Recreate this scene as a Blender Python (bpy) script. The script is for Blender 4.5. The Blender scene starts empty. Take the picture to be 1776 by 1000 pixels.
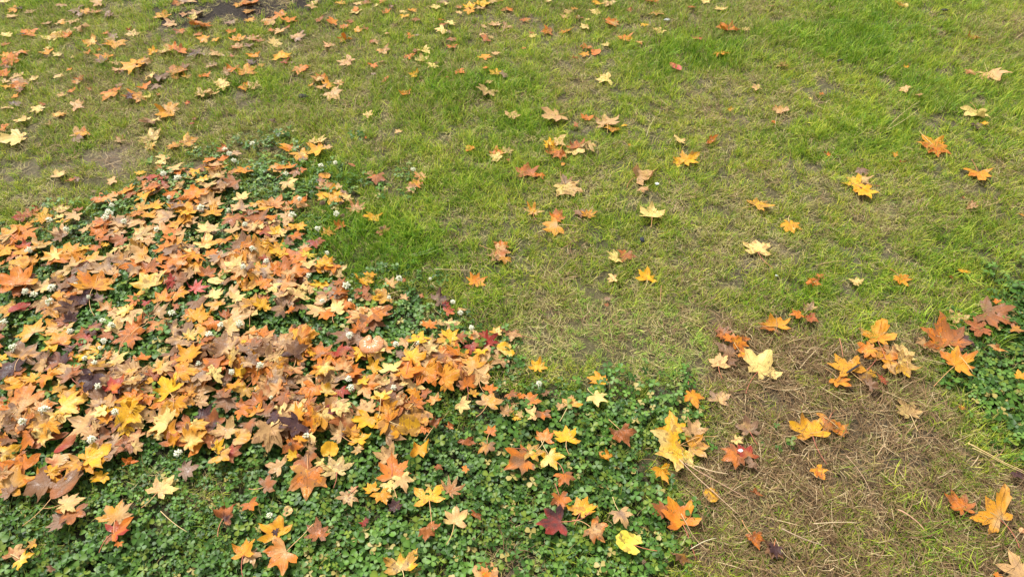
import bpy, math, random
import numpy as np
from mathutils import Vector, Matrix

# ---------------------------------------------------------------- camera, sky, sun, exposure
scene = bpy.context.scene
CAM_H, PITCH, FPX = 1.5, math.radians(47.0), 1184.0
cam_data = bpy.data.cameras.new("camera")
cam_data.sensor_width = 36.0
cam_data.lens = 24.0
cam_data.clip_start = 0.05
cam_data.clip_end = 500.0
cam = bpy.data.objects.new("camera", cam_data)
cam.location = (0, 0, CAM_H)
cam.rotation_euler = (math.radians(90) - PITCH, 0, 0)
scene.collection.objects.link(cam)
scene.camera = cam

SUN_EL, SUN_AZ = math.radians(58), math.radians(-35)      # soft overcast light from up ahead, a little to one side
world = bpy.data.worlds.new("World")
scene.world = world
world.use_nodes = True
wn = world.node_tree
wn.nodes.clear()
w_out = wn.nodes.new("ShaderNodeOutputWorld")
w_bg = wn.nodes.new("ShaderNodeBackground")
w_hs = wn.nodes.new("ShaderNodeHueSaturation")
w_sky = wn.nodes.new("ShaderNodeTexSky")
w_sky.sky_type = 'NISHITA'
w_sky.sun_disc = False
w_sky.sun_elevation = SUN_EL
w_sky.sun_rotation = SUN_AZ
w_hs.inputs['Saturation'].default_value = 0.12            # cloud cover greys the sky
w_bg.inputs['Strength'].default_value = 0.105
wn.links.new(w_sky.outputs[0], w_hs.inputs['Color'])
wn.links.new(w_hs.outputs[0], w_bg.inputs['Color'])
wn.links.new(w_bg.outputs[0], w_out.inputs['Surface'])

sun_data = bpy.data.lights.new("sun", 'SUN')
sun_data.energy = 2.3
sun_data.angle = math.radians(18)
sun_data.color = (1.0, 0.97, 0.92)
sun = bpy.data.objects.new("sun", sun_data)
d = Vector((math.sin(SUN_AZ) * math.cos(SUN_EL), math.cos(SUN_AZ) * math.cos(SUN_EL), math.sin(SUN_EL)))
sun.rotation_euler = (-d).to_track_quat('-Z', 'Y').to_euler()
scene.collection.objects.link(sun)

scene.view_settings.view_transform = 'Standard'
scene.view_settings.look = 'None'
scene.view_settings.gamma = 1.0
scene.view_settings.use_curve_mapping = False
scene.view_settings.exposure = 1.38

C = scene.collection
RNG = np.random.default_rng(7)

# ---------------------------------------------------------------- photograph <-> ground
SP, CP = math.sin(PITCH), math.cos(PITCH)

def ground_at(u, v, z=0.03):
    """photo pixel (1776 x 1000) -> point on the plane at height z, and depth along the view axis"""
    x = (u - 888.0) / FPX
    y = (500.0 - v) / FPX
    dy = CP + y * SP
    dz = -SP + y * CP
    t = (z - CAM_H) / dz
    return x * t, dy * t, t

def to_px(x, y, z=0.0):
    dz = z - CAM_H
    f = np.maximum(y * CP - dz * SP, 0.05)
    up = y * SP + dz * CP
    return 888.0 + FPX * x / f, 500.0 - FPX * up / f

# ---------------------------------------------------------------- noise
def _hash(ix, iy, seed):
    n = (ix.astype(np.int64) * 374761393 + iy.astype(np.int64) * 668265263 + seed * 1442695041) & 0x7fffffff
    n = (n ^ (n >> 13)) * 1274126177 & 0x7fffffff
    return ((n ^ (n >> 16)) & 0xffff) / 65535.0

def vnoise(x, y, freq, seed=0, octaves=3):
    x = np.asarray(x, float) * freq
    y = np.asarray(y, float) * freq
    out = np.zeros(np.broadcast(x, y).shape)
    amp, tot = 1.0, 0.0
    for o in range(octaves):
        ix, iy = np.floor(x), np.floor(y)
        fx, fy = x - ix, y - iy
        fx = fx * fx * (3 - 2 * fx)
        fy = fy * fy * (3 - 2 * fy)
        a = _hash(ix, iy, seed + o * 17)
        b = _hash(ix + 1, iy, seed + o * 17)
        c = _hash(ix, iy + 1, seed + o * 17)
        e = _hash(ix + 1, iy + 1, seed + o * 17)
        out += amp * ((a * (1 - fx) + b * fx) * (1 - fy) + (c * (1 - fx) + e * fx) * fy)
        tot += amp
        amp *= 0.55
        x = x * 2.03
        y = y * 2.03
    return out / tot

def sdist(px, py, poly):
    """signed distance (px), positive inside"""
    px = np.asarray(px, float)
    py = np.asarray(py, float)
    inside = np.zeros(px.shape, bool)
    dmin = np.full(px.shape, 1e9)
    n = len(poly)
    for i in range(n):
        x0, y0 = poly[i]
        x1, y1 = poly[(i + 1) % n]
        dx, dy = x1 - x0, y1 - y0
        t = np.clip(((px - x0) * dx + (py - y0) * dy) / (dx * dx + dy * dy), 0, 1)
        dmin = np.minimum(dmin, np.hypot(px - x0 - t * dx, py - y0 - t * dy))
        if y0 != y1:
            cross = ((y0 > py) != (y1 > py)) & (px < (x1 - x0) * (py - y0) / (y1 - y0) + x0)
            inside ^= cross
    return np.where(inside, dmin, -dmin)

def sstep(a, b, x):
    t = np.clip((x - a) / (b - a), 0, 1)
    return t * t * (3 - 2 * t)

# ---------------------------------------------------------------- what grows where (outlines read off the photograph, laid on the ground)
CLOVER_A = [(-900, 440), (-100, 402), (150, 392), (290, 310), (400, 270), (470, 262), (600, 278), (685, 325), (640, 342), (560, 385), (590, 470), (720, 510),
            (800, 560), (890, 665), (960, 662), (1060, 655), (1180, 690), (1235, 712), (1222, 760), (1130, 812), (1180, 880),
            (1165, 940), (1178, 1000), (1180, 1400), (-900, 1400)]
CLOVER_B = [(1655, 480), (1740, 490), (1702, 555), (1640, 590), (1612, 640), (1665, 700), (1690, 760), (1770, 815), (2300, 900), (2300, 430)]
DRY = [(1225, 560), (1320, 545), (1480, 585), (1600, 590), (1645, 690), (1690, 785), (1800, 850), (2400, 950), (2400, 1500),
       (1150, 1500), (1195, 900), (1130, 815), (1235, 755)]
PALE = [(905, 560), (1000, 520), (1200, 520), (1235, 600), (1225, 660), (1100, 640), (960, 640), (880, 620)]
PILE = [(-400, 395), (0, 390), (150, 365), (230, 320), (330, 268), (420, 262), (425, 330), (500, 345), (560, 420), (600, 470), (700, 500), (690, 560),
        (800, 570), (900, 580), (890, 640), (830, 700), (720, 760), (560, 790), (380, 790), (220, 790), (120, 860), (0, 860), (-400, 900)]

def blobs(u, v, lst):
    s = 0
    for bu, bv, ru, rv, amp in lst:
        s = s + amp * np.exp(-(((u - bu) / ru) ** 2 + ((v - bv) / rv) ** 2))
    return s

DRY_B = [(200, 110, 300, 110, .20), (1250, 470, 110, 60, .30), (1330, 360, 90, 40, .2), (1180, 590, 120, 50, .30), (960, 560, 70, 60, .3), (900, 600, 50, 40, .5), (210, 270, 90, 30, .4),
         (560, 90, 160, 30, .12), (300, 200, 200, 50, .15), (1000, 120, 60, 60, .3), (1560, 390, 60, 30, .3), (1130, 30, 250, 25, .25),
         (60, 350, 80, 30, .25), (700, 180, 150, 40, .12), (1540, 520, 120, 25, .2), (1520, 30, 60, 30, .15), (1100, 800, 60, 40, .2),
         (330, 855, 110, 50, .3), (870, 985, 110, 40, .6), (1740, 60, 60, 60, .2), (1000, 490, 120, 50, .15)]
LUSH_B = [(620, 430, 90, 70, .9), (560, 300, 80, 40, .6), (1480, 60, 200, 60, .55), (1650, 190, 160, 60, .4), (820, 150, 120, 25, .4), (1170, 100, 120, 30, .55),
          (780, 330, 90, 40, .4), (760, 450, 100, 50, .35), (1380, 250, 120, 40, .35), (900, 220, 60, 30, .3), (500, 160, 150, 30, .3), (1600, 560, 90, 20, .6),
          (1400, 510, 150, 20, .45), (150, 120, 150, 20, .2), (1700, 430, 100, 60, .4), (850, 530, 80, 30, .3)]
SOIL_B = [(1500, 800, 110, 35, .35), (400, 14, 120, 26, 1.5), (310, 38, 40, 12, .8), (480, 3, 80, 12, .9), (200, 275, 50, 22, .75), (245, 255, 30, 12, .4), (1330, 685, 60, 35, .6), (1455, 722, 30, 14, 1.1),
          (1290, 470, 70, 25, .35), (870, 35, 70, 14, .45), (930, 60, 40, 25, .4), (1010, 110, 35, 30, .5), (1140, 45, 90, 22, .35), (620, 85, 60, 14, .3),
          (870, 980, 90, 30, .6), (660, 230, 30, 10, .4), (1420, 790, 100, 60, .2), (420, 170, 25, 9, .5), (1560, 735, 60, 40, .45), (810, 60, 50, 15, .3), (1640, 860, 60, 40, .3), (110, 340, 50, 20, .25)]

def zones(x, y):
    u, v = to_px(x, y)
    w = (vnoise(x, y, 9.0, 3) - .5)
    sc = 60.0
    dA = sdist(u, v, CLOVER_A) + w * sc * 1.6
    dB = sdist(u, v, CLOVER_B) + w * sc * 1.3
    clover = np.maximum(sstep(-38, 75, dA), sstep(-24, 60, dB))
    clover = clover * (1 - .85 * np.clip(blobs(u, v, [(620, 420, 65, 55, 1.2), (875, 998, 85, 30, 1.3)]), 0, 1))
    clover = clover * (1 - .5 * np.clip(blobs(u, v, [(330, 860, 90, 35, 1.), (60, 960, 60, 40, .3), (1040, 900, 130, 60, .25), (680, 900, 90, 30, .4)]), 0, 1))
    clover = clover * (1 - .45 * np.clip(blobs(u, v, [(520, 330, 130, 70, 1.2), (20, 430, 90, 40, .8), (640, 520, 110, 40, 1.)]), 0, 1))
    clover = np.maximum(clover, np.clip(blobs(u, v, [(1350, 762, 22, 12, .55), (760, 440, 50, 20, .12), (690, 540, 60, 25, .2)]), 0, 1) * (w > -.1))
    dry = .15 + .65 * (vnoise(x, y, 2.3, 11) - .5) + .5 * (vnoise(x, y, 9.0, 12) - .5) + blobs(u, v, DRY_B)
    dD = sstep(-20, 40, sdist(u, v, DRY) + w * sc * 1.5)
    dry = dry * (1 - dD) + dD * (.64 + .6 * (vnoise(x, y, 6.0, 13) - .5) - .18 * sstep(820, 900, v) - .12 * sstep(1500, 1700, u))
    lush = np.clip(.25 + 1.1 * (vnoise(x, y, 3.1, 21) - .5) + blobs(u, v, LUSH_B), 0, 1)
    dry = np.clip(dry - .5 * blobs(u, v, LUSH_B), .03, 1)
    soil = np.clip(blobs(u, v, SOIL_B) * (.55 + .9 * vnoise(x, y, 22, 31)) + .5 * sstep(.64, .76, vnoise(x, y, 7, 32)), 0, 1.1)
    pale = sstep(-25, 30, sdist(u, v, PALE) + w * sc)
    soil = soil * (1 - .8 * pale)
    dry = np.where(pale > .5, np.clip(dry, 0, .42), dry)
    return dict(u=u, v=v, clover=clover, dry=dry, lush=lush, soil=soil, pale=pale, dryz=dD)

def gz(x, y):
    """gentle lie of the land"""
    return .012 * (vnoise(x, y, 1.1, 41, 2) - .5) * 2

# ---------------------------------------------------------------- helpers
def mesh_np(name, verts, faces_tri=None, faces_quad=None, attrs=None, uv=None, smooth=True):
    me = bpy.data.meshes.new(name)
    faces = []
    if faces_tri is not None and len(faces_tri):
        faces += faces_tri.tolist() if isinstance(faces_tri, np.ndarray) else list(faces_tri)
    if faces_quad is not None and len(faces_quad):
        faces += faces_quad.tolist() if isinstance(faces_quad, np.ndarray) else list(faces_quad)
    me.from_pydata(np.asarray(verts, float).tolist(), [], faces)
    if attrs:
        for k, a in attrs.items():
            a = np.asarray(a, np.float32)
            if a.ndim == 2:
                at = me.attributes.new(k, 'FLOAT_COLOR', 'POINT')
                buf = np.ones((len(a), 4), np.float32)
                buf[:, :3] = a[:, :3]
                at.data.foreach_set('color', buf.ravel())
            else:
                at = me.attributes.new(k, 'FLOAT', 'POINT')
                at.data.foreach_set('value', a)
    if uv is not None:
        lay = me.attributes.new('lp', 'FLOAT_VECTOR', 'POINT')
        lay.data.foreach_set('vector', np.asarray(uv, np.float32).ravel())
    if smooth and len(me.polygons):
        me.polygons.foreach_set('use_smooth', [True] * len(me.polygons))
    me.update()
    return me

def link(name, me, mat=None, parent=None, loc=None):
    o = bpy.data.objects.new(name, me)
    C.objects.link(o)
    if mat is not None and me is not None and not len(me.materials):
        me.materials.append(mat)
    if parent is not None:
        o.parent = parent
    if loc is not None:
        o.location = loc
    return o

def tag(o, label=None, cat=None, group=None, kind=None):
    if label: o['label'] = label
    if cat: o['category'] = cat
    if group: o['group'] = group
    if kind: o['kind'] = kind
    return o

def tube(pts, rad, n=5, cap=True):
    """a bent tube: verts, faces (lists)"""
    pts = np.asarray(pts, float)
    rad = np.broadcast_to(rad, (len(pts),))
    V, F = [], []
    for i, p in enumerate(pts):
        t = pts[min(i + 1, len(pts) - 1)] - pts[max(i - 1, 0)]
        t = t / (np.linalg.norm(t) + 1e-9)
        a = np.cross(t, (0, 0, 1.0)) if abs(t[2]) < .9 else np.cross(t, (1.0, 0, 0))
        a /= np.linalg.norm(a) + 1e-9
        b = np.cross(t, a)
        for k in range(n):
            an = 2 * math.pi * k / n
            V.append(p + rad[i] * (math.cos(an) * a + math.sin(an) * b))
    for i in range(len(pts) - 1):
        for k in range(n):
            F.append((i * n + k, i * n + (k + 1) % n, (i + 1) * n + (k + 1) % n, (i + 1) * n + k))
    if cap:
        F.append(tuple(range(n))[::-1])
        F.append(tuple((len(pts) - 1) * n + k for k in range(n)))
    return V, F

# ---------------------------------------------------------------- materials
def new_mat(name):
    m = bpy.data.materials.new(name)
    m.use_nodes = True
    nt = m.node_tree
    nt.nodes.clear()
    return m, nt, nt.nodes.new, nt.links.new

def mix_rgb(new, ln, fac, a, b, mode='MIX'):
    n = new('ShaderNodeMix')
    n.data_type = 'RGBA'
    n.blend_type = mode
    for sock, val in ((n.inputs[0], fac), (n.inputs[6], a), (n.inputs[7], b)):
        if hasattr(val, 'is_output'):
            ln(val, sock)
        else:
            sock.default_value = val if not isinstance(val, tuple) else (*val, 1)[:4]
    return n.outputs[2]

def math_n(new, ln, op, a, b=0.0, c=None):
    n = new('ShaderNodeMath')
    n.operation = op
    for i, val in enumerate((a, b) if c is None else (a, b, c)):
        if hasattr(val, 'is_output'):
            ln(val, n.inputs[i])
        else:
            n.inputs[i].default_value = val
    return n.outputs[0]

def leafy_surface(new, ln, col, rough, trans, bump=None, spec=.4):
    out = new('ShaderNodeOutputMaterial')
    p = new('ShaderNodeBsdfPrincipled')
    t = new('ShaderNodeBsdfTranslucent')
    m = new('ShaderNodeMixShader')
    m.inputs[0].default_value = trans
    p.inputs['Specular IOR Level'].default_value = spec
    if hasattr(rough, 'is_output'):
        ln(rough, p.inputs['Roughness'])
    else:
        p.inputs['Roughness'].default_value = rough
    ln(col, p.inputs['Base Color'])
    ln(col, t.inputs['Color'])
    if bump is not None:
        ln(bump, p.inputs['Normal'])
    ln(p.outputs[0], m.inputs[1])
    ln(t.outputs[0], m.inputs[2])
    ln(m.outputs[0], out.inputs['Surface'])

def mat_leaf():
    m, nt, new, ln = new_mat("fallen_leaf_tissue")
    col = new('ShaderNodeAttribute'); col.attribute_name = 'col'
    vein = new('ShaderNodeAttribute'); vein.attribute_name = 'vein'
    spot = new('ShaderNodeAttribute'); spot.attribute_name = 'spot'
    lp = new('ShaderNodeAttribute'); lp.attribute_name = 'lp'
    n1 = new('ShaderNodeTexNoise'); n1.inputs['Scale'].default_value = 45; n1.inputs['Detail'].default_value = 5
    n2 = new('ShaderNodeTexNoise'); n2.inputs['Scale'].default_value = 260; n2.inputs['Detail'].default_value = 3
    vo = new('ShaderNodeTexVoronoi'); vo.inputs['Scale'].default_value = 95
    vo2 = new('ShaderNodeTexVoronoi'); vo2.feature = 'DISTANCE_TO_EDGE'; vo2.inputs['Scale'].default_value = 150
    for n in (n1, n2, vo, vo2):
        ln(lp.outputs['Vector'], n.inputs['Vector'])
    # mottling of the dying tissue
    r = new('ShaderNodeMapRange'); r.inputs[1].default_value = .35; r.inputs[2].default_value = .7; r.inputs[3].default_value = .80; r.inputs[4].default_value = 1.13
    ln(n1.outputs[0], r.inputs[0])
    r2 = new('ShaderNodeMapRange'); r2.inputs[1].default_value = .3; r2.inputs[2].default_value = .7; r2.inputs[3].default_value = .9; r2.inputs[4].default_value = 1.08
    ln(n2.outputs[0], r2.inputs[0])
    k = math_n(new, ln, 'MULTIPLY', r.outputs[0], r2.outputs[0])
    hsv = new('ShaderNodeHueSaturation')
    ln(col.outputs['Color'], hsv.inputs['Color'])
    ln(k, hsv.inputs['Value'])
    c = hsv.outputs[0]
    # brown blotches: where a low noise and the leaf's own blight agree
    bl = math_n(new, ln, 'MULTIPLY', spot.outputs['Fac'], 1.0)
    th = math_n(new, ln, 'MULTIPLY_ADD', bl, -.26, .72)
    g = math_n(new, ln, 'GREATER_THAN', n1.outputs[0], th)
    g = math_n(new, ln, 'MULTIPLY', g, .55)
    c = mix_rgb(new, ln, g, c, (.14, .062, .025))
    # small dark specks
    sp = math_n(new, ln, 'LESS_THAN', vo.outputs['Distance'], math_n(new, ln, 'MULTIPLY', spot.outputs['Fac'], .30))
    sel = math_n(new, ln, 'GREATER_THAN', n2.outputs[0], .5)
    sp = math_n(new, ln, 'MULTIPLY', math_n(new, ln, 'MULTIPLY', sp, sel), .75)
    c = mix_rgb(new, ln, sp, c, (.07, .035, .018))
    # fine net of small veins, then the ribs
    net = new('ShaderNodeMapRange'); net.inputs[1].default_value = 0; net.inputs[2].default_value = .06; net.inputs[3].default_value = .16; net.inputs[4].default_value = 0
    ln(vo2.outputs['Distance'], net.inputs[0])
    c = mix_rgb(new, ln, net.outputs[0], c, (.25, .11, .04))
    vr = new('ShaderNodeMapRange'); vr.inputs[1].default_value = .45; vr.inputs[2].default_value = .95; vr.inputs[3].default_value = 0; vr.inputs[4].default_value = .55
    ln(vein.outputs['Fac'], vr.inputs[0])
    vf = vr.outputs[0]
    c = mix_rgb(new, ln, vf, c, (.24, .085, .025))
    b = new('ShaderNodeBump'); b.inputs['Strength'].default_value = .55; b.inputs['Distance'].default_value = .002
    hh = math_n(new, ln, 'ADD', math_n(new, ln, 'MULTIPLY', n1.outputs[0], 1.6), math_n(new, ln, 'MULTIPLY', vein.outputs['Fac'], .8))
    hh = math_n(new, ln, 'ADD', hh, math_n(new, ln, 'MULTIPLY', net.outputs[0], -1.5))
    ln(hh, b.inputs['Height'])
    rg = new('ShaderNodeMapRange'); rg.inputs[1].default_value = .35; rg.inputs[2].default_value = .65; rg.inputs[3].default_value = .36; rg.inputs[4].default_value = .66
    ln(n1.outputs[0], rg.inputs[0])
    leafy_surface(new, ln, c, rg.outputs[0], .16, b.outputs[0], .32)
    return m

def mat_stalk():
    m, nt, new, ln = new_mat("leaf_stalk")
    col = new('ShaderNodeAttribute'); col.attribute_name = 'col'
    leafy_surface(new, ln, col.outputs['Color'], .5, .05)
    return m

def mat_blade(name, trans=.3, rough=.5):
    """grass or clover: each blade carries its own two colours (living, withered); each tuft says how withered it is"""
    m, nt, new, ln = new_mat(name)
    live = new('ShaderNodeAttribute'); live.attribute_name = 'live'
    dead = new('ShaderNodeAttribute'); dead.attribute_name = 'dead'
    rnd = new('ShaderNodeAttribute'); rnd.attribute_name = 'rnd'
    dry = new('ShaderNodeAttribute'); dry.attribute_type = 'INSTANCER'; dry.attribute_name = 'dry'
    tint = new('ShaderNodeAttribute'); tint.attribute_type = 'INSTANCER'; tint.attribute_name = 'tint'
    f = math_n(new, ln, 'LESS_THAN', rnd.outputs['Fac'], dry.outputs['Fac'])
    lv = mix_rgb(new, ln, 1.0, live.outputs['Color'], tint.outputs['Color'], 'MULTIPLY')
    c = mix_rgb(new, ln, f, lv, dead.outputs['Color'])
    leafy_surface(new, ln, c, rough, trans, None, .22)
    return m

def mat_ground():
    m, nt, new, ln = new_mat("lawn_soil")
    out = new('ShaderNodeOutputMaterial')
    p = new('ShaderNodeBsdfPrincipled')
    p.inputs['Roughness'].default_value = .95
    p.inputs['Specular IOR Level'].default_value = .15
    geo = new('ShaderNodeNewGeometry')
    col = new('ShaderNodeAttribute'); col.attribute_name = 'col'
    n1 = new('ShaderNodeTexNoise'); n1.inputs['Scale'].default_value = 60; n1.inputs['Detail'].default_value = 8; n1.inputs['Roughness'].default_value = .7
    n2 = new('ShaderNodeTexNoise'); n2.inputs['Scale'].default_value = 400; n2.inputs['Detail'].default_value = 4
    vo = new('ShaderNodeTexVoronoi'); vo.inputs['Scale'].default_value = 240
    for n in (n1, n2, vo):
        ln(geo.outputs['Position'], n.inputs['Vector'])
    r = new('ShaderNodeMapRange'); r.inputs[1].default_value = .3; r.inputs[2].default_value = .7; r.inputs[3].default_value = .55; r.inputs[4].default_value = 1.5
    ln(n1.outputs[0], r.inputs[0])
    r2 = new('ShaderNodeMapRange'); r2.inputs[1].default_value = .3; r2.inputs[2].default_value = .7; r2.inputs[3].default_value = .65; r2.inputs[4].default_value = 1.45
    ln(n2.outputs[0], r2.inputs[0])
    k = math_n(new, ln, 'MULTIPLY', r.outputs[0], r2.outputs[0])
    hsv = new('ShaderNodeHueSaturation')
    ln(col.outputs['Color'], hsv.inputs['Color']); ln(k, hsv.inputs['Value'])
    # flecks of pale straw and grit
    fl = math_n(new, ln, 'LESS_THAN', vo.outputs['Distance'], .14)
    fl = math_n(new, ln, 'MULTIPLY', fl, .6)
    c = mix_rgb(new, ln, fl, hsv.outputs[0], (.26, .20, .13))
    ln(c, p.inputs['Base Color'])
    b = new('ShaderNodeBump'); b.inputs['Strength'].default_value = 1.0; b.inputs['Distance'].default_value = .012
    h = math_n(new, ln, 'ADD', n1.outputs[0], math_n(new, ln, 'MULTIPLY', n2.outputs[0], .35))
    ln(h, b.inputs['Height']); ln(b.outputs[0], p.inputs['Normal'])
    ln(p.outputs[0], out.inputs['Surface'])
    return m

def mat_plain(name, col, rough=.6, bump_scale=None, var=.25, bump=.002, trans=0.0):
    m, nt, new, ln = new_mat(name)
    tc = new('ShaderNodeTexCoord')
    n1 = new('ShaderNodeTexNoise'); n1.inputs['Scale'].default_value = bump_scale or 60; n1.inputs['Detail'].default_value = 5
    ln(tc.outputs['Object'], n1.inputs['Vector'])
    r = new('ShaderNodeMapRange'); r.inputs[1].default_value = .3; r.inputs[2].default_value = .7; r.inputs[3].default_value = 1 - var; r.inputs[4].default_value = 1 + var
    ln(n1.outputs[0], r.inputs[0])
    hsv = new('ShaderNodeHueSaturation'); hsv.inputs['Color'].default_value = (*col, 1)
    ln(r.outputs[0], hsv.inputs['Value'])
    b = new('ShaderNodeBump'); b.inputs['Strength'].default_value = .6; b.inputs['Distance'].default_value = bump
    ln(n1.outputs[0], b.inputs['Height'])
    leafy_surface(new, ln, hsv.outputs[0], rough, trans, b.outputs[0])
    return m

M_LEAF, M_STALK = mat_leaf(), mat_stalk()
M_GRASS = mat_blade("grass_blades", .30, .50)
M_CLOVER = mat_blade("clover_leaflets", .18, .42)
M_STRAW = mat_blade("withered_straw", .12, .7)
M_GROUND = mat_ground()
# ---------------------------------------------------------------- ground: one sheet, fine where the camera looks
def build_ground():
    xs = np.concatenate([[-250, -60, -20, -8], np.arange(-4.4, 4.41, .04), [8, 20, 60, 250]])
    ys = np.concatenate([[-250, -60, -15, -4, -1.5], np.arange(-.6, 6.21, .04), [9, 20, 60, 250]])
    X, Y = np.meshgrid(xs, ys)
    x, y = X.ravel(), Y.ravel()
    near = (np.abs(x) < 5) & (y < 6.5) & (y > -1)
    zz = zones(x, np.maximum(y, .1))
    z = gz(x, y) * near + near * ((vnoise(x, y, 14, 5) - .5) * .010)
    z -= near * .012 * np.exp(-(((zz['u'] - 1455) / 26) ** 2 + ((zz['v'] - 722) / 13) ** 2))
    soil = np.array([.170, .130, .095])
    dark = np.array([.034, .027, .022])
    moss = np.array([.090, .085, .040])
    straw = np.array([.170, .125, .066])
    s = np.clip(zz['soil'], 0, 1)[:, None]
    dry = zz['dry'][:, None]
    c = moss * (1 - dry) + straw * .8 * dry
    c = c * (1 - .8 * s) + soil * .8 * s
    dk = np.clip(blobs(zz['u'], zz['v'], [(400, 12, 130, 30, 1.6), (310, 38, 42, 13, .9), (480, 3, 80, 12, 1.), (1455, 722, 30, 14, 1.5)]), 0, 1)[:, None]
    c = c * (1 - dk) + dark * dk
    dz = (zz['dryz'] * (1 - np.clip(zz['soil'], 0, 1) * .6))[:, None]
    c = c * (1 - dz) + np.array([.115, .085, .052]) * dz
    cl = zz['clover'][:, None]
    c = c * (1 - .7 * cl) + np.array([.022, .026, .012]) * .7 * cl
    c = np.where(near[:, None], c, np.array([.085, .11, .035]))
    nx, ny = len(xs), len(ys)
    i = np.arange(ny - 1)[:, None] * nx + np.arange(nx - 1)[None, :]
    q = np.stack([i, i + 1, i + nx + 1, i + nx], -1).reshape(-1, 4)
    me = mesh_np("ground", np.stack([x, y, z], 1), None, q, {'col': c})
    o = link("ground", me, M_GROUND)
    tag(o, "dark soil and thatch of the lawn under the grass", None, None, 'structure')
build_ground()

# ---------------------------------------------------------------- tufts for scattering (kept in collections of their own, drawn only as stuff)
def blade(V, F, A, base, az, length, width, lean, bend, live, dead, rnd, seg=3, kink=0.0):
    """one curved grass blade"""
    i0 = len(V)
    p = np.array(base, float)
    d = np.array([math.cos(az), math.sin(az), 0])
    side = np.array([-math.sin(az), math.cos(az), 0])
    ang = lean
    for s in range(seg + 1):
        t = s / seg
        w = width * (1 - t ** 2.2) * .5
        if s < seg:
            V.append(p - side * w); V.append(p + side * w)
        else:
            V.append(p.copy())
        st = length / seg
        p = p + st * (d * math.sin(ang) + np.array([0, 0, math.cos(ang)]))
        p[2] = max(p[2], .002)
        ang = min(ang + bend / seg, 1.75)
        side = side * math.cos(kink / seg) + d * math.sin(kink / seg)
        side /= np.linalg.norm(side)
        d = np.array([side[1], -side[0], 0])
    for s in range(seg - 1):
        a = i0 + 2 * s
        F.append((a, a + 1, a + 3, a + 2))
    a = i0 + 2 * (seg - 1)
    F.append((a, a + 1, a + 2))
    n = len(V) - i0
    for s in range(n):
        A['live'].append(live); A['dead'].append(dead); A['rnd'].append(rnd)

def finish(name, V, F, A, mat):
    me = mesh_np(name, V, F, None, {k: np.array(v) for k, v in A.items()})
    me.materials.append(mat)
    return me

GREENS = [np.array(c) for c in [(.170, .245, .022), (.220, .290, .026), (.120, .200, .020), (.310, .340, .045), (.260, .290, .035), (.150, .240, .035), (.400, .390, .085), (.090, .150, .016)]]
STRAWS = [np.array(c) for c in [(.40, .33, .13), (.33, .26, .10), (.46, .38, .18), (.27, .19, .085), (.42, .34, .11), (.20, .135, .065), (.34, .33, .10)]]
BROWNS = [np.array(c) for c in [(.25, .155, .070), (.16, .095, .042), (.40, .270, .13), (.11, .065, .032), (.52, .39, .21), (.19, .115, .05), (.30, .23, .09), (.33, .205, .10)]]

def new_coll(name):
    return bpy.data.collections.new(name)

def add_variant(coll, name, me):
    o = bpy.data.objects.new(name, me)
    coll.objects.link(o)

r = random.Random(5)
coll_grass = new_coll("grass_tufts")
NG = 14
for k in range(NG):
    V, F, A = [], [], dict(live=[], dead=[], rnd=[])
    long_ = k >= 10
    for b in range(40 if not long_ else 32):
        a = r.uniform(0, 6.283); rr = .030 * math.sqrt(r.random())
        L = r.uniform(.022, .050) * (1.45 if long_ else 1)
        blade(V, F, A, (rr * math.cos(a), rr * math.sin(a), -.002), r.uniform(0, 6.283), L, r.uniform(.0016, .0029), r.uniform(.15, .95), r.uniform(.2, 1.3),
              r.choice(GREENS) * r.uniform(.8, 1.15), r.choice(STRAWS) * r.uniform(.8, 1.15), r.random(), 3, r.uniform(-.6, .6))
    add_variant(coll_grass, "tuft_%02d" % k, finish("grass_tuft", V, F, A, M_GRASS))

coll_thatch = new_coll("thatch_bits")
NT = 8
for k in range(NT):
    V, F, A = [], [], dict(live=[], dead=[], rnd=[])
    for b in range(34):
        a = r.uniform(0, 6.283); rr = .035 * math.sqrt(r.random())
        big = k >= 5
        L = r.uniform(.012, .036) * (r.choice([1.1, 1.8, 2.6]) if big else 1)
        cols = BROWNS if big else STRAWS
        blade(V, F, A, (rr * math.cos(a), rr * math.sin(a), r.uniform(.002, .014)), r.uniform(0, 6.283), L, r.uniform(.0009, .0016) * r.choice([1, 1, 1, 1.9] if big else [1]), r.uniform(1.1, 1.6), r.uniform(-.5, .5),
              r.choice(GREENS), r.choice(cols) * r.uniform(.75, 1.15), 0.0, 3, r.uniform(-1.6, 1.6))
    add_variant(coll_thatch, "thatch_%02d" % k, finish("thatch_bit", V, F, A, M_STRAW))

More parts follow.
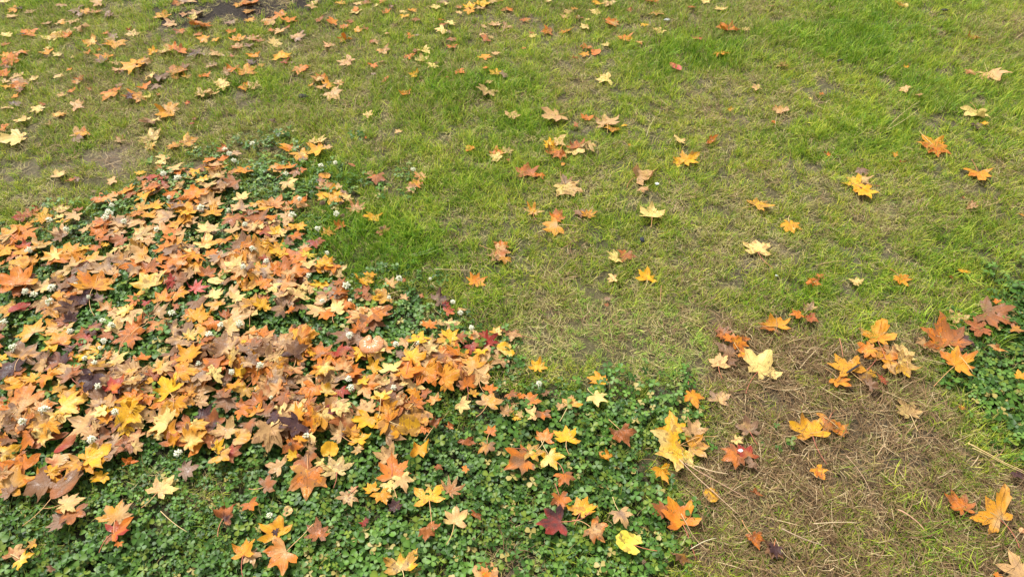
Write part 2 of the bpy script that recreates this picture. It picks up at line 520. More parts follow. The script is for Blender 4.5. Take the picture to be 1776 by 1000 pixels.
def clover_leaf(V, F, A, base, top, size, tiltdir, tilt, col, rnd, fold):
    """three notched, slightly folded leaflets on one stem"""
    i0 = len(V)
    b, t = np.array(base, float), np.array(top, float)
    side = np.array([-(t - b)[1], (t - b)[0], 0]); side = side / (np.linalg.norm(side) + 1e-9) * .0007
    mid = (b + t) * .5 + np.array([0, 0, .006])
    for p in (b, mid, t):
        V.append(p - side); V.append(p + side)
        for _ in range(2):
            A['live'].append(np.array([.12, .20, .06])); A['dead'].append(np.array([.3, .2, .1])); A['rnd'].append(rnd)
    F.append((i0, i0 + 1, i0 + 3, i0 + 2)); F.append((i0 + 2, i0 + 3, i0 + 5, i0 + 4))
    R = Matrix.Rotation(tilt, 3, Vector((math.cos(tiltdir), math.sin(tiltdir), 0)))
    R = np.array(R)
    a0 = r.uniform(0, 6.283)
    for q in range(3):
        an = a0 + q * 2.094 + r.uniform(-.15, .15)
        ca, sa = math.cos(an), math.sin(an)
        # outline in leaflet coordinates: x along the midrib, y across
        prof = [(.0, .0), (.28, .26), (.62, .46), (.90, .40), (1.02, .20)]
        j0 = len(V)
        s = size * r.uniform(.9, 1.1)
        mids = [(0, 0), (.3, 0), (.62, 0), (.94, 0)]
        pts = [(x, 0, 0) for x, _ in mids] + [(x, y, 1) for x, y in prof[1:]] + [(x, -y, 1) for x, y in prof[1:]]
        for x, y, e in pts:
            z = abs(y) * fold - .10 * x * x
            p = np.array([(x * ca - y * sa) * s, (x * sa + y * ca) * s, z * s])
            V.append(t + R @ p)
            m = .86 + .3 * (1 - e) * (1 if .2 < x < .8 else .3)
            A['live'].append(col * m); A['dead'].append(np.array([.35, .28, .08])); A['rnd'].append(rnd)
        for sgn, o0 in ((1, 4), (-1, 8)):
            quads = [(0, 1, o0), (1, o0 + 1, o0), (1, 2, o0 + 1), (2, o0 + 2, o0 + 1), (2, 3, o0 + 2), (3, o0 + 3, o0 + 2)]
            for f in quads:
                f = tuple(j0 + i for i in f)
                F.append(f if sgn < 0 else f[::-1])

coll_clover = new_coll("clover_plants")
CLOVER_COLS = [np.array(c) for c in [(.054, .128, .017), (.044, .106, .015), (.074, .156, .022), (.032, .080, .012), (.100, .190, .034), (.054, .120, .022), (.140, .200, .026)]]
NC = 14
for k in range(NC):
    V, F, A = [], [], dict(live=[], dead=[], rnd=[])
    for b in range(6):
        a = r.uniform(0, 6.283); rr = .036 * math.sqrt(r.random())
        h = r.uniform(.006, .028)
        bx, by = rr * math.cos(a), rr * math.sin(a)
        clover_leaf(V, F, A, (bx * .5, by * .5, 0), (bx, by, h), r.uniform(.0078, .0138), r.uniform(0, 6.283), r.uniform(0, .5), r.choice(CLOVER_COLS) * r.uniform(.85, 1.15), r.random(), r.uniform(.05, .55))
    add_variant(coll_clover, "clover_%02d" % k, finish("clover_plant", V, F, A, M_CLOVER))

def scatter(name, coll, pts, rot, scl, idx, dry, tint, label):
    """one stuff object: points on the ground, a plant instanced at each"""
    me = bpy.data.meshes.new(name)
    me.vertices.add(len(pts))
    me.vertices.foreach_set('co', np.asarray(pts, np.float32).ravel())
    def att(n, typ, key, arr):
        a = me.attributes.new(n, typ, 'POINT')
        a.data.foreach_set(key, np.asarray(arr).ravel())
    att('rot', 'FLOAT_VECTOR', 'vector', np.asarray(rot, np.float32))
    att('scl', 'FLOAT', 'value', np.asarray(scl, np.float32))
    att('idx', 'INT', 'value', np.asarray(idx, np.int32))
    att('dry', 'FLOAT', 'value', np.asarray(dry, np.float32))
    t4 = np.ones((len(pts), 4), np.float32); t4[:, :3] = tint
    att('tint', 'FLOAT_COLOR', 'color', t4)
    o = link(name, me)
    ng = bpy.data.node_groups.new(name + "_scatter", 'GeometryNodeTree')
    ng.interface.new_socket('Geometry', in_out='INPUT', socket_type='NodeSocketGeometry')
    ng.interface.new_socket('Geometry', in_out='OUTPUT', socket_type='NodeSocketGeometry')
    N, L = ng.nodes.new, ng.links.new
    gi, go = N('NodeGroupInput'), N('NodeGroupOutput')
    ci = N('GeometryNodeCollectionInfo')
    ci.inputs['Collection'].default_value = coll
    ci.inputs['Separate Children'].default_value = True
    ci.inputs['Reset Children'].default_value = True
    ip = N('GeometryNodeInstanceOnPoints')
    ip.inputs['Pick Instance'].default_value = True
    def na(n, typ):
        a = N('GeometryNodeInputNamedAttribute'); a.data_type = typ
        a.inputs['Name'].default_value = n
        return a.outputs['Attribute']
    er = N('FunctionNodeEulerToRotation')
    L(na('rot', 'FLOAT_VECTOR'), er.inputs[0])
    L(gi.outputs[0], ip.inputs['Points'])
    L(ci.outputs[0], ip.inputs['Instance'])
    L(na('idx', 'INT'), ip.inputs['Instance Index'])
    L(er.outputs[0], ip.inputs['Rotation'])
    L(na('scl', 'FLOAT'), ip.inputs['Scale'])
    L(ip.outputs[0], go.inputs[0])
    md = o.modifiers.new('scatter', 'NODES')
    md.node_group = ng
    tag(o, label, None, None, 'stuff')
    return o

def jitter_grid(step, y0, y1, xk=1.0, xm=.95):
    """points over the ground that the camera sees, with a margin for a step to the side"""
    ys = np.arange(y0, y1, step)
    P = []
    for yy in ys:
        w = .80 * yy + xm + .25
        xs = np.arange(-w, w, step)
        P.append(np.stack([xs, np.full(len(xs), yy)], 1))
    P = np.concatenate(P)
    return P + RNG.uniform(-.5, .5, P.shape) * step * 1.2

# grass ------------------------------------------------
P = jitter_grid(.0235, .25, 4.6)
Z = zones(P[:, 0], P[:, 1])
keep = RNG.random(len(P))
dens = (1 - .93 * np.clip(Z['soil'], 0, 1)) * (1 - .62 * Z['clover']) * (1 - .12 * Z['dryz']) * (.72 + .35 * Z['lush'])
dens = dens * np.clip(.45 + 1.5 * (vnoise(P[:, 0], P[:, 1], 20, 66, 2) - .22), .45, 1.1)
m = keep < dens
P, Zg = P[m], {k: v[m] for k, v in Z.items()}
n = len(P)
idx = np.where(RNG.random(n) < .15 + .6 * Zg['lush'] ** 2, RNG.integers(10, NG, n), RNG.integers(0, 10, n))
z = gz(P[:, 0], P[:, 1])
dirn = vnoise(P[:, 0], P[:, 1], 5, 61) * 6.28 * 2
tilt = RNG.normal(0, .18, (n, 2)) + .28 * np.stack([np.cos(dirn), np.sin(dirn)], 1)
rot = np.concatenate([tilt, RNG.uniform(0, 6.283, (n, 1))], 1)
scl = RNG.uniform(.65, 1.1, n) * (.66 + .40 * Zg['lush'] + .35 * (vnoise(P[:, 0], P[:, 1], 13, 65) - .35)) * (1 - .25 * Zg['pale'])
lu = np.clip(Zg['lush'] + .9 * (vnoise(P[:, 0], P[:, 1], 11, 64) - .5), 0, 1)[:, None]
tint = (1 - lu) * np.array([1.78, 1.66, 1.25]) + lu * np.array([.84, 1.14, .58])
tint = tint * (1 + .22 * (vnoise(P[:, 0], P[:, 1], 16, 62)[:, None] - .5) * 2) * RNG.uniform(.85, 1.15, (n, 1))
pale = Zg['pale'][:, None]
tint = tint * (1 - pale) + pale * np.array([2.0, 2.2, 2.8]) * RNG.uniform(.85, 1.15, (n, 1))
cl = np.clip(Zg['clover'], 0, 1)[:, None]
tint = tint * (1 - cl * .6) + .6 * cl * np.array([.55, .85, .8])
scatter("lawn_grass", coll_grass, np.stack([P[:, 0], P[:, 1], z], 1), rot, scl, idx, np.clip(Zg['dry'] * 1.0, 0, .9), tint,
        "short green lawn grass mixed with straw coloured blades")
print('grass', n)

# thatch ----------------------------------------------
P = jitter_grid(.029, .25, 4.6)
Z = zones(P[:, 0], P[:, 1])
m = RNG.random(len(P)) < (np.clip(.22 + .75 * Z['dry'] - .6 * Z['clover'], .04, 1) + .28 * Z['dryz']) * (1 - .72 * np.clip(Z['soil'], 0, 1))
P, Zt = P[m], {k: v[m] for k, v in Z.items()}
n = len(P)
idx = np.where(RNG.random(n) < .08 + .85 * Zt['dryz'], RNG.integers(5, NT, n), RNG.integers(0, 5, n))
rot = np.concatenate([RNG.normal(0, .15, (n, 2)), RNG.uniform(0, 6.283, (n, 1))], 1)
scatter("dry_thatch", coll_thatch, np.stack([P[:, 0], P[:, 1], gz(P[:, 0], P[:, 1])], 1), rot, RNG.uniform(.7, 1.15, n), idx, np.full(n, 1.0), np.ones((n, 3)),
        "withered straw and thatch lying between the living grass")
print('thatch', n)

# clover ----------------------------------------------
P = jitter_grid(.0215, .25, 4.6)
Z = zones(P[:, 0], P[:, 1])
m = RNG.random(len(P)) < Z['clover'] * (.45 + .8 * vnoise(P[:, 0], P[:, 1], 12, 73))
P, Zc = P[m], {k: v[m] for k, v in Z.items()}
n = len(P)
rot = np.concatenate([RNG.normal(0, .16, (n, 2)), RNG.uniform(0, 6.283, (n, 1))], 1)
hv = vnoise(P[:, 0], P[:, 1], 7, 71)
scl = RNG.uniform(.75, 1.15, n) * (.60 + .85 * hv)
tint = np.array([1.06, 1.02, .95]) * (1 + .6 * (vnoise(P[:, 0], P[:, 1], 5, 72)[:, None] - .5)) * RNG.uniform(.85, 1.15, (n, 1))
scatter("clover_patch", coll_clover, np.stack([P[:, 0], P[:, 1], gz(P[:, 0], P[:, 1])], 1), rot, scl, RNG.integers(0, NC, n), np.full(n, .012), tint,
        "low dark green clover growing in patches through the lawn")
print('clover', n)

# ---------------------------------------------------------------- what the fallen leaves rest on
CELL = .004
HX0, HY0, HNX, HNY = -4.4, .1, 2200, 1200
gx = HX0 + (np.arange(HNX) + .5) * CELL
gy = HY0 + (np.arange(HNY) + .5) * CELL
GX, GY = np.meshgrid(gx[::5], gy[::5])
Zh = zones(GX, GY)
Hc = gz(GX, GY) + .013 + .021 * Zh['clover'] + .006 * Zh['lush'] + .008 * Zh['dryz'] - .010 * np.clip(Zh['soil'], 0, 1) + .010 * (vnoise(GX, GY, 30, 81) - .5)
H = np.repeat(np.repeat(Hc, 5, 0), 5, 1)[:HNY, :HNX].copy()

def cell(x, y):
    i = np.clip(((x - HX0) / CELL).astype(int), 0, HNX - 1)
    j = np.clip(((y - HY0) / CELL).astype(int), 0, HNY - 1)
    return j, i

# ---------------------------------------------------------------- leaf outlines: polar fans about the stalk's end
def lobed(lobes, sinus, base_r, shoulder=.70, wide=15, teeth=True, rg=random):
    """lobes: [(angle, length)] for one half, from the tip's side outwards (the first is the middle lobe)"""
    pts = []                                                    # (angle deg, radius, vein weight)
    full = [(-a, l, i) for i, (a, l) in list(enumerate(lobes))[:0:-1]] + [(a, l, i) for i, (a, l) in enumerate(lobes)]
    full.sort()
    jl = [l * rg.uniform(.86, 1.08) * (.74 if rg.random() < .07 else 1) for _, l, _ in full]
    ja = [a + rg.uniform(-7, 7) for a, _, _ in full]
    pts.append((ja[0] - 24, base_r * rg.uniform(.9, 1.3), 0))
    for q in range(len(full)):
        a, L = ja[q], jl[q]
        w = wide * (0.9 if L > .6 else 1.15)
        def side(sg):
            sh = shoulder * rg.uniform(.94, 1.06)
            s = [(a + sg * w, L * sh * .97, 0)]
            if teeth and L > .5:
                s.append((a + sg * w * .66, L * sh * .99, 0))
                s.append((a + sg * w * .40, L * (.55 * sh + .45 * .95), 0))
            else:
                s.append((a + sg * w * .46, L * (.5 * sh + .5 * .95), 0))
            s.append((a + sg * 1.6, L * .955, 0))
            return s
        pts += side(-1)
        pts.append((a, L, 1))
        pts += side(1)[::-1]
        if q < len(full) - 1:
            am = (a + ja[q + 1]) / 2
            pts.append((am, sinus[min(full[q][2], full[q + 1][2])] * min(L, jl[q + 1]) * rg.uniform(.92, 1.08), 0))
    pts.append((ja[-1] + 24, base_r * rg.uniform(.9, 1.3), 0))
    return pts

def outline(kind, rg):
    if kind == 'p':
        return lobed([(0, 1), (38, .95), (76, .78), (120, .50)], [.46, .44, .40], .20, .66, 12, False, rg), 1.50
    if kind == 'T' or kind == 'o':
        pts = []
        w = rg.uniform(.40, .50)
        for k in range(26):
            t = -math.pi + 2 * math.pi * (k + .5) / 26
            # ellipse about its centre, taken from the stalk end
            ex, ey = .5 + .5 * math.cos(t), w * .5 * math.sin(t) * (1 + .15 * math.cos(t))
            a = math.degrees(math.atan2(ey, ex))
            pts.append((a, math.hypot(ex, ey), 0))
        pts.sort()
        pts.append((0, 1.03, 1))
        pts.sort()
        return pts, 1.12
    if kind in ('r', 'h'):
        pts = []
        for k in range(31):
            a = -150 + 300 * k / 30
            rad = .62 + .30 * math.cos(math.radians(a)) - .10 * (abs(a) > 128)
            if kind == 'h':
                rad = .60 + .40 * max(0, math.cos(math.radians(a))) ** 2.2 - .08 * (abs(a) > 128)
            rad *= 1 + (.035 if k % 2 else -.02) * (1 if kind == 'h' else .4)
            pts.append((a, rad, 1 if k == 15 else 0))
        return pts, 1.62
    v = rg.random()
    if v > .93:
        return lobed([(0, 1), (56, .82), (112, .36)], [.60, .46], .34, .74, 24, True, rg), 1.24
    if v < .55:
        return lobed([(0, 1), (45, .93), (94, .72)], [.62, .57], .30, .74, 18, rg.random() < .6, rg), 1.40
    if v < .80:
        return lobed([(0, 1), (42, .95), (84, .80), (126, .46)], [.63, .60, .52], .24, .74, 16, rg.random() < .6, rg), 1.52
    return lobed([(0, 1), (50, .86), (104, .58)], [.58, .50], .32, .72, 21, True, rg), 1.30

PAL = dict(
    y=(.68, .350, .009), l=(.71, .50, .160), L=(.68, .55, .06), a=(.61, .260, .012), o=(.56, .158, .009), t=(.54, .315, .120),
    b=(.20, .095, .038), k=(.33, .102, .024), p=(.055, .022, .022), g=(.25, .150, .090), r=(.30, .028, .015), R=(.50, .09, .06))
WORD = dict(y='golden yellow', l='pale yellow', L='lemon yellow', a='amber', o='orange', t='tan', b='dark brown', k='rusty brown', p='dark purple',
            g='greyish mauve', r='deep red', R='pinkish red')

def leaf_geometry(W, ang, code, kind, flags, rg, fine):
    """a leaf lying flat in its own frame, then curled; W world diameter. returns local verts, tris, attributes"""
    pts, diam = outline(kind, rg)
    s = W / diam
    th = np.radians([p[0] for p in pts]); rad = np.array([p[1] for p in pts]); vn = np.array([p[2] for p in pts], float)
    n = len(pts)
    rad = rad * np.array([rg.uniform(.94, 1.06) for _ in rad])
    if kind in 'or': rad = rad * (1 + .10 * (vnoise(th * 1.2 + rg.uniform(0, 50), th * 0, 1.0, 3, 2) - .5))
    bx, by = rad * np.cos(th), rad * np.sin(th)
    if fine:                                                    # one more vertex between neighbours on the edge
        bx2, by2, vn2 = [], [], []
        for i in range(n):
            bx2.append(bx[i]); by2.append(by[i]); vn2.append(vn[i])
            if i < n - 1:
                ox, oy = (bx[i] + bx[i + 1]) / 2, (by[i] + by[i + 1]) / 2
                k = 1 + rg.uniform(-.015, .03)
                bx2.append(ox * k); by2.append(oy * k); vn2.append(0)
        bx, by, vn = np.array(bx2), np.array(by2), np.array(vn2)
        n = len(bx)
    rings = [.16, .36, .58, .80, 1.0] if fine else [.4, .72, 1.0]
    X, Y, VN, R = [0.0], [0.0], [1.0], [0.0]
    for f in rings:
        for i in range(n):
            X.append(bx[i] * f); Y.append(by[i] * f); VN.append(vn[i] * (1.0 if f < .95 else .5)); R.append(f)
    X, Y, VN, R = map(np.array, (X, Y, VN, R))
    T = []
    for i in range(n - 1):
        T.append((0, 1 + i, 2 + i))
    for k in range(len(rings) - 1):
        a0, b0 = 1 + k * n, 1 + (k + 1) * n
        for i in range(n - 1):
            T.append((a0 + i, b0 + i, b0 + i + 1)); T.append((a0 + i, b0 + i + 1, a0 + i + 1))
    T = np.array(T)
    # colours: heart, tips, blotchy border between them, browned rim
    c1 = np.array(PAL[code[0]]); c2 = np.array(PAL[code[1]]) if len(code) > 1 else c1 * np.array([1.0, rg.uniform(.82, 1.12), 1.0])
    nz = vnoise(X + rg.uniform(0, 50), Y + rg.uniform(0, 50), 2.6, rg.randint(0, 999), 3)
    ax = rg.uniform(0, 6.283)
    mix = sstep(.35, .75, (nz * .9 + .25 * R + .22 * (X * math.cos(ax) + Y * math.sin(ax))) if len(code) > 1 else nz)[:, None]
    col = c1 * (1 - mix) + c2 * mix
    rim = (sstep(.86, 1.02, R) * rg.choice([0, .15, .25, .5]) * (nz > .42))[:, None]
    col = col * (1 - rim) + np.array([.20, .095, .045]) * rim
    col = col * np.array([rg.uniform(.9, 1.08)] * 3)
    # bring to the middle of the leaf, scale
    cx = (X.min() + X.max()) / 2
    px, py = (X - cx) * s, Y * s
    rr = np.hypot(X, Y)
    z = rg.uniform(-.10, .16) * rr ** 2 * s
    z += abs(rg.gauss(0, .10)) * np.abs(Y) * s                    # slight keel along the middle rib
    z += (vnoise(X + rg.uniform(0, 9), Y, 1.9, rg.randint(0, 999), 2) - .5) * .44 * s * sstep(.1, .8, rr)
    for _ in range(rg.choice([1, 2, 3])):                          # single lobes lift or droop
        la = math.radians(rg.uniform(-120, 120))
        dth = np.arctan2(Y, X) - la
        z += rg.uniform(-.30, .38) * s * np.exp(-(dth / .42) ** 2) * sstep(.35, 1.0, rr)
    z -= .012 * s * VN * (R < .95)
    curl = rg.gauss(0, .62)
    if 'c' in flags: curl = rg.choice([-1, 1]) * rg.uniform(2.4, 3.6)
    if 'f' in flags: curl = rg.uniform(3.2, 4.2)
    bd = rg.uniform(0, 3.14) if 'f' not in flags else 0
    if abs(curl) > .02:                                         # roll about an axis in the leaf's plane
        k = curl / W
        ca, sa = math.cos(bd), math.sin(bd)
        a_, b_ = px * ca + py * sa, -px * sa + py * ca
        phi = np.clip(b_ * k, -2.6, 2.6)
        rad_ = 1 / k
        b2 = np.sin(phi) * (rad_ - z)
        z = rad_ - np.cos(phi) * (rad_ - z)
        px, py = a_ * ca - b2 * sa, a_ * sa + b2 * ca
    if 'c' in flags:
        z += (vnoise(px / W * 3 + 7, py / W * 3, 1.4, rg.randint(0, 999), 2) - .5) * .35 * W
    lp = np.stack([X * s + rg.uniform(0, 40), Y * s + rg.uniform(0, 40), np.zeros_like(X)], 1)
    spot = np.full(len(X), rg.choice([0, .15, .4, .6, 1.0]) if code[0] in 'ylaotL' else rg.choice([0, .3, .5]))
    return px, py, z, T, dict(col=col, vein=VN, spot=spot), lp, cx * s, s, diam

def settle(wx, wy, wz, T, lift=.0):
    """lay the leaf on whatever is under it, then raise the record of what is there"""
    j, i = cell(wx, wy)
    h = H[j, i]
    A = np.stack([wx - wx.mean(), wy - wy.mean(), np.ones_like(wx)], 1)
    coef, *_ = np.linalg.lstsq(A, h, rcond=None)
    g = np.hypot(coef[0], coef[1])
    if g > .45: coef[:2] *= .45 / g
    plane = A @ coef
    z = plane + wz
    z += np.percentile(h - z, 82) + .0015 + lift
    z = np.maximum(z, h + .0012)
    tri = np.stack([wx, wy, z], 1)[T]
    for wts in ((1/3, 1/3, 1/3), (.7, .15, .15), (.15, .7, .15), (.15, .15, .7)):
        p = tri[:, 0] * wts[0] + tri[:, 1] * wts[1] + tri[:, 2] * wts[2]
        jj, ii = cell(p[:, 0], p[:, 1])
        np.maximum.at(H, (jj, ii), p[:, 2])
    return z
TS = 1731.0 / 450.0
